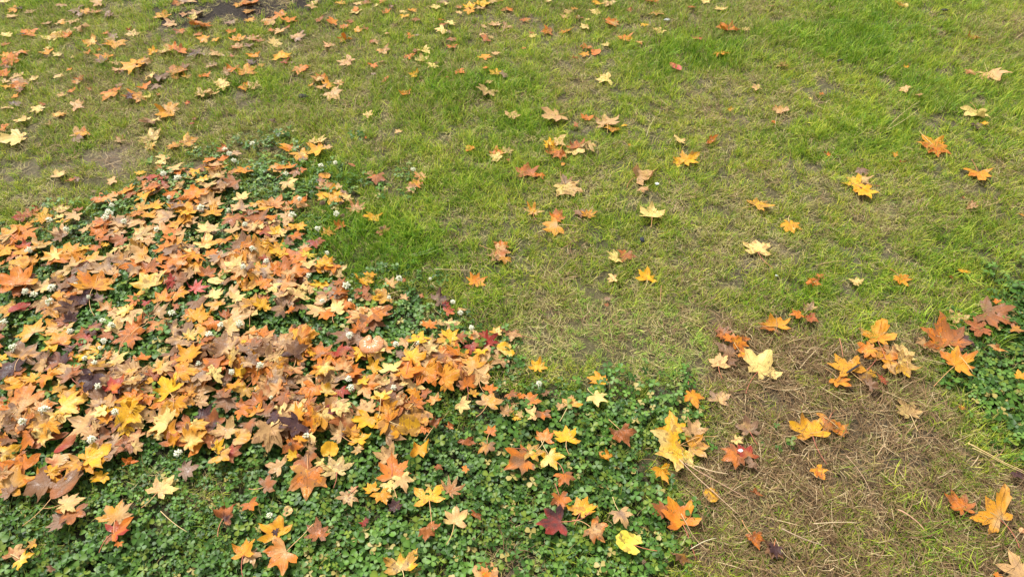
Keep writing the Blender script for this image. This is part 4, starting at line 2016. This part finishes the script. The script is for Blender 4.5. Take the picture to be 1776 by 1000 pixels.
def label_all(items, base):
    """items: [(obj, u, v, w, leaf or None)]; base(it) -> look"""
    info = []
    for it in items:
        o, u, v, w, l = it
        nb = neighbours(u, v, w, l)
        lk, pl = base(it), place(u, v)
        cands = []
        if not nb:
            cands.append('%s %s alone %s' % (lk, 'standing' if 'clover head' in lk else 'lying', pl))
        else:
            cands.append('%s %s, %s %s %s one' % (lk, pl, nb[0][0], nb[0][2], nb[0][1]))
            if len(nb) > 1:
                cands.append(('%s %s, %s %s and %s %s ones' % (lk, pl, nb[0][0], nb[0][1], nb[1][0], nb[1][1])) if nb[0][0] != nb[1][0] else '%s %s, %s %s and %s ones' % (lk, pl, nb[0][0], nb[0][1], nb[1][1]))
            if len(nb) > 2:
                cands.append('%s %s, near %s, %s and %s ones' % (lk, pl, nb[0][1], nb[1][1], nb[2][1]))
        cands = [c for c in cands if nwords(c) <= 16] or ['%s %s' % (lk, pl)]
        info.append([it, cands, 0])
    for _ in range(4):
        seen = {}
        for x in info: seen.setdefault(x[1][x[2]], []).append(x)
        ch = False
        for k, g in seen.items():
            if len(g) > 1:
                for x in g:
                    if x[2] < len(x[1]) - 1: x[2] += 1; ch = True
        if not ch: break
    seen = {}
    for x in info: seen.setdefault(x[1][x[2]], []).append(x)
    used = set(k for k, g in seen.items() if len(g) == 1)
    for k, g in seen.items():
        if len(g) == 1:
            g[0][0][0]['label'] = k; continue
        ws = [x[0][3] for x in g]
        g.sort(key=lambda x: x[0][2])
        if len(g) == 2 and max(ws) > 1.25 * min(ws):
            g.sort(key=lambda x: x[0][3])
            names = ['smaller', 'larger']
        else:
            names = {2: ['upper', 'lower'], 3: ['topmost', 'middle', 'lowest'], 4: ['topmost', 'second highest', 'third highest', 'lowest']}.get(
                len(g), ['highest', 'second highest', 'third highest', 'fourth highest', 'fifth highest', 'sixth highest', 'seventh highest', 'eighth highest', 'ninth highest', 'tenth highest', 'eleventh highest'] + ['lower'] * 40)
        for nme, x in zip(names, g):
            t = nme + ' ' + k
            if nwords(t) > 16:
                t = nme + ' ' + k.split(',')[0] + ',' + k.split(',')[1].replace(' a ', ' ').replace(' an ', ' ').replace(' one', '') if ',' in k else t
            while t in used: t = t.replace(' leaf', ' leaf lying', 1) if 'leaf lying' not in t else t + ' there'
            used.add(t)
            x[0][0]['label'] = t

# ---------------------------------------------------------------- place every leaf
stuff = dict(v=[], t=[], col=[], vein=[], spot=[], lp=[], n=0)
def add_stuff(co, T, A, lp):
    stuff['v'].append(co); stuff['t'].append(T + stuff['n']); stuff['lp'].append(lp)
    for k in ('col', 'vein', 'spot'): stuff[k].append(A[k])
    stuff['n'] += len(co)

def put_leaf(u, v, wpx, ang, code, kind, flags, rg, fine, zc=.03, tilt=1.0):
    x, y, t = ground_at(u, v, zc)
    jj, ii = cell(np.array([x]), np.array([y]))
    x, y, t = ground_at(u, v, float(H[jj, ii][0]) + .004)
    W = wpx * t / FPX
    dep = math.atan2(CAM_H, y)
    a = math.radians(ang)
    g = math.atan2(math.sin(a) / math.sin(dep), math.cos(a))
    px, py, pz, T, A, lp, cx, s, diam = leaf_geometry(W, ang, code, kind, flags, rg, fine)
    wx = x + px * math.cos(g) - py * math.sin(g)
    wy = y + px * math.sin(g) + py * math.cos(g)
    tl, ta = abs(rg.gauss(0, .13)) * tilt, rg.uniform(0, 6.283)
    if 'c' in flags: tl *= 1.5
    pz = pz + math.tan(tl) * ((wx - x) * math.cos(ta) + (wy - y) * math.sin(ta))
    wz = settle(wx, wy, pz, T)
    return x, y, g, W, cx, wx, wy, wz, T, A, lp

# the bottom of the drift: brown leaves that only peep out between the others
rgf = random.Random(99)
nf = 0
while nf < 240:
    u, v = rgf.uniform(-60, 900), rgf.uniform(260, 870)
    if float(sdist(u, v, PILE)) < 14 + rgf.random() * 30: continue
    if vnoise(np.array([u]), np.array([v]), .016, 91)[0] < .46: continue
    nf += 1
    t = ground_at(u, v)[2]
    code = rgf.choice(['b', 'k', 'gt', 't', 'bt', 'kb', 'ok', 'ta', 'ta', 'o', 'ao', 'to', 'a', 'lt', 'at'])
    r_ = put_leaf(u, v, .085 * FPX / t * rgf.uniform(.8, 1.15), rgf.uniform(0, 360), code, 'm', [], rgf, False, .03)
    co = np.stack([r_[5], r_[6], r_[7]], 1)
    add_stuff(co, r_[8], r_[9], r_[10])

items = []
for L_ in leaves:
    rg = L_.rg
    x, y, g, W, cx, wx, wy, wz, T, A, lp = put_leaf(L_.u, L_.v, L_.w * ((1.10 if L_.pile else 1.04) if L_.v > 260 else 1.26 if L_.u < 650 else 1.12 if L_.u < 1300 else 1.0), L_.ang, L_.code, L_.kind, L_.flags, rg, L_.thing, .03, 1.1 if L_.v < 260 else .8)
    if not L_.thing:
        add_stuff(np.stack([wx, wy, wz], 1), T, A, lp)
        continue
    z0 = float(wz.min())
    jx, jy = x - cx * math.cos(g), y - cx * math.sin(g)         # where the stalk joins the blade
    nm = KINDNAME[L_.kind]
    root = bpy.data.objects.new(nm, None)
    root.empty_display_size = .02
    root.location = (x, y, z0)
    C.objects.link(root)
    me = mesh_np("leaf_blade", np.stack([wx - x, wy - y, wz - z0], 1), T, None, A, lp)
    link("blade", me, M_LEAF, root)
    has = 's' in L_.flags or rg.random() < (.30 if L_.pile else .45)
    if has and L_.kind != 'r' or 's' in L_.flags:
        Ls = W * rg.uniform(.45, .95)
        bend = rg.uniform(-.9, .9)
        P_, a_ = [], g + math.pi + rg.uniform(-.25, .25)
        qx, qy = jx, jy
        jz = float(wz[0]) + .0006
        for k in range(8):
            jj, ii = cell(np.array([qx]), np.array([qy]))
            hz = float(H[jj, ii][0]) + .0016
            P_.append((qx - x, qy - y, (max(hz, jz * (1 - k / 7) + hz * k / 7) if k else jz) - z0))
            qx += Ls / 7 * math.cos(a_); qy += Ls / 7 * math.sin(a_)
            a_ += bend / 7
        P_ = np.array(P_)
        P_[1:-1, 2] = (P_[:-2, 2] + P_[1:-1, 2] * 1.2 + P_[2:, 2]) / 3.2 + .0008
        V_, F_ = tube(P_, np.linspace(.0009, .0007, 7).tolist() + [.0013], 5)
        sc = rg.choice([(.62, .36, .14), (.60, .30, .12), (.50, .17, .08), (.66, .46, .20), (.45, .13, .08)])
        ms = mesh_np("leaf_stalk", V_, None, None, None, None)
        ms = bpy.data.meshes.new("leaf_stalk"); ms.from_pydata([tuple(p) for p in V_], [], F_)
        at = ms.attributes.new('col', 'FLOAT_COLOR', 'POINT')
        at.data.foreach_set('color', np.tile(np.array([*sc, 1], np.float32), len(V_)))
        ms.polygons.foreach_set('use_smooth', [True] * len(ms.polygons))
        link("stalk", ms, M_STALK, root)
    grp = {'maple_leaf': 'fallen maple leaves', 'oval_leaf': 'fallen oval leaves', 'round_leaf': 'fallen rounded leaves'}[nm]
    tag(root, 'leaf', {'maple_leaf': 'maple leaf'}.get(nm, 'leaf'), grp)
    items.append((root, L_.u, L_.v, L_.w, L_))
label_all(items, lambda it: look(it[4]))

# leaves just outside the frame, as the lawn goes on
rgo = random.Random(5)
for q in range(150):
    u, v = rgo.choice([rgo.uniform(-520, -30), rgo.uniform(1806, 2300)]), rgo.uniform(-40, 980)
    if u > 1000 and rgo.random() < .72: continue
    t = ground_at(u, v)[2]
    r_ = put_leaf(u, v, .08 * FPX / t * rgo.uniform(.7, 1.1), rgo.uniform(0, 360), rgo.choice(['y', 'a', 'o', 't', 'l', 'ok', 'at', 'b', 'g', 'ta']), 'm', [], rgo, False)
    add_stuff(np.stack([r_[5], r_[6], r_[7]], 1), r_[8], r_[9], r_[10])
for q in range(110):
    u, v = rgo.uniform(-300, 1500), -rgo.uniform(25, 130)
    if u > 600 and rgo.random() < .6: continue
    t = ground_at(u, v)[2]
    r_ = put_leaf(u, v, .08 * FPX / t * rgo.uniform(.7, 1.1), rgo.uniform(0, 360), rgo.choice(['y', 'a', 'o', 't', 'l', 'ok', 'at', 'b', 'g', 'ta']), 'm', [], rgo, False)
    add_stuff(np.stack([r_[5], r_[6], r_[7]], 1), r_[8], r_[9], r_[10])
me = mesh_np("leaf_litter", np.concatenate(stuff['v']), np.concatenate(stuff['t']), None,
             {k: np.concatenate(stuff[k]) for k in ('col', 'vein', 'spot')}, np.concatenate(stuff['lp']))
o = link("leaf_litter", me, M_LEAF)
tag(o, "smaller and half buried autumn leaves strewn over the lawn", None, None, 'stuff')

# ---------------------------------------------------------------- white clover heads
def mat_flower():
    m, nt, new, ln = new_mat("clover_petals")
    col = new('ShaderNodeAttribute'); col.attribute_name = 'col'
    leafy_surface(new, ln, col.outputs['Color'], .55, .25)
    return m
M_FLOWER = mat_flower()

def flower_head(rg, rad, withered, ragged):
    V, F, Cc = [], [], []
    n = 46
    for k in range(n):
        ph = k * 2.39996
        zc = 1 - 1.55 * (k + .5) / n
        if rg.random() < (.42 if ragged else .12): continue
        rr = math.sqrt(max(0, 1 - zc * zc))
        dv = np.array([rr * math.cos(ph), rr * math.sin(ph), zc])
        dv = dv + np.array([rg.uniform(-.15, .15) for _ in range(3)])
        dv /= np.linalg.norm(dv)
        up = np.cross(dv, (0, 0, 1.0)); up = up / (np.linalg.norm(up) + 1e-6)
        sd = np.cross(up, dv)
        Lp = rad * rg.uniform(.62, 1.2)
        w = rad * rg.uniform(.15, .24)
        b = len(V)
        base = dv * rad * .25
        for (l, ww, dz) in ((0, .5, 0), (.45, 1.0, .1), (.8, .9, .22), (1.0, .3, .1)):
            c = base + dv * (Lp * l * .8) + sd * rad * dz
            V.append(c - up * w * ww); V.append(c + sd * w * ww * .8); V.append(c + up * w * ww)
            if withered:
                cc = np.array([.24, .15, .085]) * rg.uniform(.6, 1.3)
            else:
                t = l
                cc = np.array([.60, .66, .38]) * (1 - t) + np.array([.88, .85, .70]) * t
                if zc < -.1: cc = cc * .55 + np.array([.55, .42, .26]) * .45
            for _ in range(3): Cc.append(cc)
        for s in range(3):
            for q in range(2):
                a0 = b + s * 3 + q
                F.append((a0, a0 + 1, a0 + 4, a0 + 3))
    me = bpy.data.meshes.new("clover_head")
    me.from_pydata([tuple(p) for p in V], [], F)
    at = me.attributes.new('col', 'FLOAT_COLOR', 'POINT')
    at.data.foreach_set('color', np.concatenate([np.array(Cc), np.ones((len(Cc), 1))], 1).astype(np.float32).ravel())
    me.materials.append(M_FLOWER)
    return me

FLOWERS = {
 (0, 240): "725,500,62 705,530,55 825,555,46 745,445,42 440,605,42 190,745,58 1045,610,42 1185,265,60 1340,465,60 1525,480,38 1500,75,40 1530,105,48 1560,150,40 1685,35,40 1685,735,48 1620,855,44 510,975,46 1090,235,44 325,545,50 1635,575,44 1430,630,36d 1485,618,34d 290,850,34d 1130,395,36",
 (450, 240): "410,185,44 505,162,34 1025,210,42 175,240,42 270,405,42 222,515,60 513,503,46 388,602,52 45,820,46 328,915,50 580,980,60 930,935,56 450,765,36 420,432,42d 555,515,36d 545,430,32d 815,600,32d 1140,935,24",
 (0, 490): "170,60,52 228,82,62 330,130,64 345,38,64 25,265,54 90,435,66 685,255,48 745,285,60 693,388,48 670,435,36 1150,205,58 1395,350,58 1475,285,52 1597,275,60 1325,540,48 1545,595,52 655,690,52 295,850,84 770,862,56 150,925,66 590,95,34 565,505,40 630,535,44 470,325,50 1585,135,38d 1110,255,34d 1500,680,36d 1725,560,36",
 (450, 490): "420,125,44 605,120,34 600,350,56 910,410,50 1055,400,38 595,645,54 612,700,62 895,700,46 1340,200,44 1415,300,44 865,100,34 1290,130,40 80,765,32 235,290,36d 405,310,32d 460,340,34d 290,545,34d 5,550,56",
 (900, 490): "135,675,52",
 (0, 740): "610,82,64 1190,175,66 820,122,32d 95,65,40d 1420,125,34d",
 (450, 740): "312,60,56 68,590,52 205,115,34d 1430,745,30d",
 (900, 740): "835,900,36d",
}
fitems = []
for (fx, fy), s_ in FLOWERS.items():
    for ent in s_.split():
        wd = ent.endswith('d')
        a, b, w = [float(q) for q in ent.rstrip('d').split(',')]
        u, v, w = fx + a / TS, fy + b / TS, w / TS
        rg = random.Random(int(u * 31 + v))
        x, y, t = ground_at(u, v, .052)
        rad = w * t / FPX / 2 * .86
        jj, ii = cell(np.array([x]), np.array([y]))
        hz = max(.050, float(H[jj, ii][0]) + rad * .7)
        x, y, t = ground_at(u, v, hz)
        fl = bpy.data.objects.new("clover_flower", None); C.objects.link(fl)
        sx, sy = x + rg.uniform(-.02, .02), y + rg.uniform(-.015, .02)
        fl.location = (sx, sy, 0)
        hd = link("head", flower_head(rg, rad, wd, rg.random() < .4), None, fl, (x - sx, y - sy, hz))
        hd.rotation_euler = (rg.uniform(-.5, .5), rg.uniform(-.5, .5), rg.uniform(0, 6))
        P_ = [((x - sx) * q ** 1.5, (y - sy) * q ** 1.5, hz * q) for q in (0, .25, .5, .75, 1)]
        V_, F_ = tube(P_, .0008, 5)
        ms = bpy.data.meshes.new("flower_stem"); ms.from_pydata([tuple(p) for p in V_], [], F_)
        at = ms.attributes.new('col', 'FLOAT_COLOR', 'POINT')
        at.data.foreach_set('color', np.tile(np.array([.16, .24, .07, 1], np.float32), len(V_)))
        link("stem", ms, M_STALK, fl)
        tag(fl, 'flower', 'flower', 'clover flower heads standing among the leaves')
        fl['withered'] = wd
        fitems.append((fl, u, v, w, None))
label_all(fitems, lambda it: 'withered brown clover head' if it[0]['withered'] else ('big ' if it[3] > 14.5 else '') + 'white clover head')

# ---------------------------------------------------------------- the mushroom with its cleft cap
def build_mushroom():
    u, v, w = 450 + 745 / TS, 490 + 402 / TS, 160 / TS
    x, y, t = ground_at(u, v, .06)
    R = w * t / FPX / 2
    jj, ii = cell(x + np.linspace(-R, R, 9)[:, None] + np.zeros((9, 9)), y + np.linspace(-R, R, 9)[None, :] + np.zeros((9, 9)))
    top = float(np.percentile(H[jj, ii], 80)) + .001
    root = bpy.data.objects.new("mushroom", None); C.objects.link(root); root.location = (x, y, top)
    na, nr = 72, 14
    V, F = [], []
    def prof(th):
        d = (th - math.radians(82) + math.pi) % (2 * math.pi) - math.pi
        k = 1 - .92 * math.exp(-(abs(d) / .20) ** 1.5) + .06 * math.exp(-((abs(d) - .42) / .22) ** 2)
        return k * (1 + .03 * math.sin(2 * th + 1) + .02 * math.sin(5 * th))
    for i in range(nr + 1):
        f = i / nr
        for k in range(na):
            th = 2 * math.pi * k / na
            rr = R * prof(th) * f
            ed = prof(th) / 1.0
            z = .008 * (1 - f ** 3.6) * (.55 + .45 * ed) - .005 * math.exp(-(f / .28) ** 2) + .0015 * math.sin(7 * th) * f
            V.append((rr * math.cos(th), rr * math.sin(th) * 1.0, z + .004))
    for i in range(nr):
        for k in range(na):
            a, b = i * na + k, i * na + (k + 1) % na
            F.append((a, b, b + na, a + na))
    last = nr * na
    for q, (sc, dz) in enumerate(((1.0, -.004), (.93, -.0075), (.5, -.002), (.12, .0))):
        b0 = len(V)
        for k in range(na):
            px_, py_, pz_ = V[last + k]
            V.append((px_ * sc, py_ * sc, .004 + dz if q < 3 else .003))
        prev = last if q == 0 else b0 - na
        for k in range(na):
            F.append((prev + k, prev + (k + 1) % na, b0 + (k + 1) % na, b0 + k))
    me = bpy.data.meshes.new("mushroom_cap"); me.from_pydata(V, [], F)
    me.polygons.foreach_set('use_smooth', [True] * len(me.polygons))
    m, nt, new, ln = new_mat("mushroom_skin")
    tc = new('ShaderNodeTexCoord')
    n1 = new('ShaderNodeTexNoise'); n1.inputs['Scale'].default_value = 55; n1.inputs['Detail'].default_value = 4
    vo = new('ShaderNodeTexVoronoi'); vo.inputs['Scale'].default_value = 260
    ln(tc.outputs['Object'], n1.inputs['Vector']); ln(tc.outputs['Object'], vo.inputs['Vector'])
    c = mix_rgb(new, ln, n1.outputs[0], (.42, .12, .035), (.62, .30, .12))
    sp = math_n(new, ln, 'MULTIPLY', math_n(new, ln, 'LESS_THAN', vo.outputs['Distance'], .30), math_n(new, ln, 'GREATER_THAN', n1.outputs[0], .47))
    c = mix_rgb(new, ln, math_n(new, ln, 'MULTIPLY', sp, .75), c, (.78, .58, .38))
    b = new('ShaderNodeBump'); b.inputs['Distance'].default_value = .0012; b.inputs['Strength'].default_value = .7
    ln(sp, b.inputs['Height'])
    leafy_surface(new, ln, c, .30, .05, b.outputs[0], .6)
    link("cap", me, m, root)
    V_, F_ = tube([(0, .002, -top), (.001, 0, -top * .5), (0, 0, .003)], [.009, .0075, .008], 12)
    ms = bpy.data.meshes.new("mushroom_stem"); ms.from_pydata([tuple(p) for p in V_], [], F_)
    link("stem", ms, mat_plain("mushroom_stem", (.70, .60, .45), .6), root)
    tag(root, "round peach orange mushroom with a cleft speckled cap among the leaves", "mushroom")
build_mushroom()

# ---------------------------------------------------------------- twig, clods, bird dropping, long dry stems
def height(x, y):
    jj, ii = cell(np.array([x]), np.array([y]))
    return float(H[jj, ii][0])

def build_twig():
    u0, v0, u1, v1 = 1326 + 558 / TS, 490 + 585 / TS, 1326 + 637 / TS, 490 + 535 / TS
    P_ = []
    for q in range(7):
        f = q / 6
        x, y, t = ground_at(u0 + (u1 - u0) * f, v0 + (v1 - v0) * f, .05)
        P_.append([x, y, height(x, y) + .0035])
    P_ = np.array(P_); z = P_[:, 2].copy(); P_[:, 2] = z.max() + .001
    base = P_[3].copy()
    V_, F_ = tube(P_ - base, [.0022, .0031, .0029, .0032, .0030, .0033, .0026], 9)
    ms = bpy.data.meshes.new("twig"); ms.from_pydata([tuple(p) for p in V_], [], F_)
    o = link("twig", ms, mat_plain("twig_bark", (.040, .030, .024), .95, 500, .6, .001), None, tuple(base))
    tag(o, "short broken black twig lying on an orange leaf on withered turf", "twig")
build_twig()

def clod(u, v, wpx, col, label, cat, name, flat=.6, elong=1.0, ang=0.0, hz=None):
    x, y, t = ground_at(u, v, .02)
    R = wpx * t / FPX / 2
    rg = random.Random(int(u))
    V, F = [], []
    n, mrows = 12, 7
    for i in range(mrows + 1):
        ph = math.pi * i / mrows
        for k in range(n):
            th = 2 * math.pi * k / n
            rr = R * (1 + rg.uniform(-.28, .28))
            a, b = rr * math.sin(ph) * math.cos(th) * elong, rr * math.sin(ph) * math.sin(th) / elong ** .5
            V.append((a * math.cos(ang) - b * math.sin(ang), a * math.sin(ang) + b * math.cos(ang), rr * flat * math.cos(ph)))
    for i in range(mrows):
        for k in range(n):
            a, b = i * n + k, i * n + (k + 1) % n
            F.append((a, b, b + n, a + n))
    ms = bpy.data.meshes.new(name); ms.from_pydata(V, [], F)
    ms.polygons.foreach_set('use_smooth', [True] * len(ms.polygons))
    z = (height(x, y) if hz is None else hz) + R * flat * .35
    o = link(name, ms, mat_plain(name + "_surface", col, .85, 300, .5, .002), None, (x, y, z))
    tag(o, label, cat)

clod(900 + 825 / TS, 240 + 675 / TS, 9, (.028, .030, .040), "small black clod sticking up alone on the straw coloured open lawn", "clod", "soil_clod", .9, 1.2, 1.9)
clod(450 + 287 / TS, 632 / TS, 13, (.035, .030, .026), "dark clod in the upper lawn below a tan folded leaf", "clod", "soil_clod", .5, 1.2)
clod(1326 + 502 / TS, 400 / TS, 8, (.045, .035, .035), "tiny dark clod in the lush upper lawn", "clod", "soil_clod", .6, 1.5, .5)
clod(1326 + 1203 / TS, 66 / TS, 8, (.04, .035, .03), "thin dark bit of bark near the top of the lush lawn", "bark", "bark_chip", .4, 2.0, 0)
clod(900 + 990 / TS, 121 / TS, 8, (.42, .42, .38), "pale grey pebble by an amber leaf near the top edge", "pebble", "pebble", .5, 1.4, .2)
clod(900 + 1475 / TS, 740 + 163 / TS, 7, (.85, .84, .80), "small white bird dropping on a dark red leaf", "dropping", "bird_dropping", .3, 1.3)
clod(900 + 1725 / TS, 240 + 900 / TS, 5, (.80, .82, .82), "tiny white pebble alone on the straw coloured lawn", "pebble", "pebble", .6)
clod(900 + 922 / TS, 240 + 295 / TS, 7, (.75, .78, .78), "small white pebble at the stalk end of a curled tan leaf", "pebble", "pebble", .5)
clod(450 + 900 / TS, 490 + 1400 / TS * 0 + 492 / TS, 4, (.2, .2, .1), "little brown clod at the rim of the open lawn", "clod", "soil_clod", .5)
clod(1326 + 1720 / TS, 740 + 690 / TS, 10, (.55, .27, .12), "small round orange brown fruit on the grass by the frame edge", "fruit", "fallen_fruit", .8)

STEMS = [
 (1326, 0, 820, 850, 1040, 668, .0011, (.55, .42, .17), "upper of two straight yellow straws crossing on the lush lawn"),
 (1326, 0, 822, 856, 1042, 712, .0011, (.58, .45, .20), "lower of two straight yellow straws crossing on the lush lawn"),
 (900, 0, 855, 884, 912, 760, .0011, (.52, .46, .20), "short upright yellow straw on the open lawn above a pale leaf"),
 (450, 240, 1000, 773, 1165, 722, .0010, (.30, .40, .14), "upper of two pale green grass blades lying on the lawn"),
 (450, 240, 1010, 780, 1185, 735, .0010, (.28, .36, .12), "lower of two pale green grass blades lying on the lawn"),
 (450, 240, 1165, 868, 1400, 862, .0011, (.50, .36, .18), "long tan stem lying level on the lawn above an orange leaf"),
 (1326, 240, 355, 830, 565, 797, .0016, (.36, .24, .10), "brown stem lying on the wide lawn above a rusty leaf"),
 (1326, 0, 770, 480, 935, 378, .0011, (.38, .30, .16), "thin greyish straw on the lush lawn beside a folded amber leaf"),
 (1326, 0, 545, 550, 700, 552, .0010, (.40, .30, .18), "thin brown straw lying level on the lush upper lawn"),
 (1326, 740, 1370, 90, 1745, 298, .0015, (.60, .42, .18), "upper of two long golden straws along the side clover patch"),
 (1326, 740, 1400, 125, 1745, 312, .0012, (.52, .38, .16), "lower of two long golden straws along the side clover patch"),
 (900, 740, 1070, 212, 1480, 590, .0013, (.52, .34, .20), "longest dry stem running down from the big pale gold leaf"),
 (900, 740, 1110, 238, 1560, 492, .0012, (.46, .28, .17), "brown dry stem fanning out from the big pale gold leaf"),
 (900, 740, 1170, 250, 1400, 305, .0016, (.58, .42, .24), "flat tan straw lying below the dark red leaf"),
 (900, 740, 1080, 580, 1260, 815, .0011, (.46, .30, .16), "thin brown stem on withered turf below an orange star leaf"),
 (900, 740, 1150, 800, 1320, 735, .0011, (.60, .52, .32), "pale straw on the turf above a folded amber leaf"),
 (900, 490, 955, 0, 950, 112, .0010, (.40, .16, .08), "reddish brown stalk upright on straw coloured lawn"),
 (900, 490, 0, 352, 135, 352, .0010, (.48, .24, .12), "reddish stalk lying level at the tip of the leaf drift"),
 (0, 740, 1080, 570, 1258, 710, .0011, (.56, .40, .18), "yellow dry stem lying in the clover below a pale leaf"),
 (1326, 740, 330, 640, 620, 632, .0012, (.55, .42, .24), "level pale straw across the lower withered turf"),
 (1326, 740, 550, 180, 730, 440, .0011, (.44, .28, .16), "bent brown stem on the withered turf below orange leaves"),
 (1326, 740, 120, 670, 400, 780, .0015, (.40, .28, .18), "grey brown stem on the lowest withered turf"),
 (1326, 740, 900, 540, 1080, 690, .0022, (.46, .26, .15), "flat pinkish straw blade on the lower withered turf"),
 (1326, 740, 760, 180, 820, 100, .0014, (.42, .28, .15), "short brown stem in the middle of the withered turf"),
 (1326, 490, 505, 362, 525, 490, .0010, (.56, .22, .12), "red stalk standing above an amber leaf by the dark twig"),
 (0, 0, 915, 800, 1030, 765, .0009, (.42, .22, .12), "thin reddish stalk behind an amber leaf on the leafy lawn"),
 (0, 240, 560, 470, 650, 395, .0010, (.60, .45, .22), "pale stalk jutting from the upper edge of the leaf drift"),
]
for q, (fx, fy, a, b, c_, d_, rad, col, lab) in enumerate(STEMS):
    rg = random.Random(q)
    P_ = []
    u0, v0, u1, v1 = fx + a / TS, fy + b / TS, fx + c_ / TS, fy + d_ / TS
    nn = 10
    bow = rg.uniform(-.06, .06)
    for k in range(nn):
        f = k / (nn - 1)
        uu = u0 + (u1 - u0) * f + (v1 - v0) * bow * math.sin(math.pi * f)
        vv = v0 + (v1 - v0) * f - (u1 - u0) * bow * math.sin(math.pi * f)
        x, y, t = ground_at(uu, vv, .032)
        P_.append([x, y, height(x, y) + .007])
    P_ = np.array(P_)
    zz_ = P_[:, 2].copy()
    for _ in range(3): zz_[1:-1] = np.maximum(zz_[1:-1], (zz_[:-2] + zz_[2:]) / 2)
    P_[:, 2] = zz_
    base = P_[0].copy(); base[2] -= .002
    V_, F_ = tube(P_ - base, np.linspace(rad, rad * .55, nn), 5)
    ms = bpy.data.meshes.new("dry_stem"); ms.from_pydata([tuple(p) for p in V_], [], F_)
    at = ms.attributes.new('col', 'FLOAT_COLOR', 'POINT')
    at.data.foreach_set('color', np.tile(np.array([*col, 1], np.float32), len(V_)))
    ms.polygons.foreach_set('use_smooth', [True] * len(ms.polygons))
    o = link("grass_blade" if 'green' in lab else "dry_stem", ms, M_STALK, None, tuple(base))
    tag(o, lab, "straw" if 'straw' in lab else "grass blade" if 'green' in lab else "stem", "loose dry stems on the lawn" if 'green' not in lab else "loose green blades on the lawn")
print('things', len(items), 'litter tris', len(me.polygons))
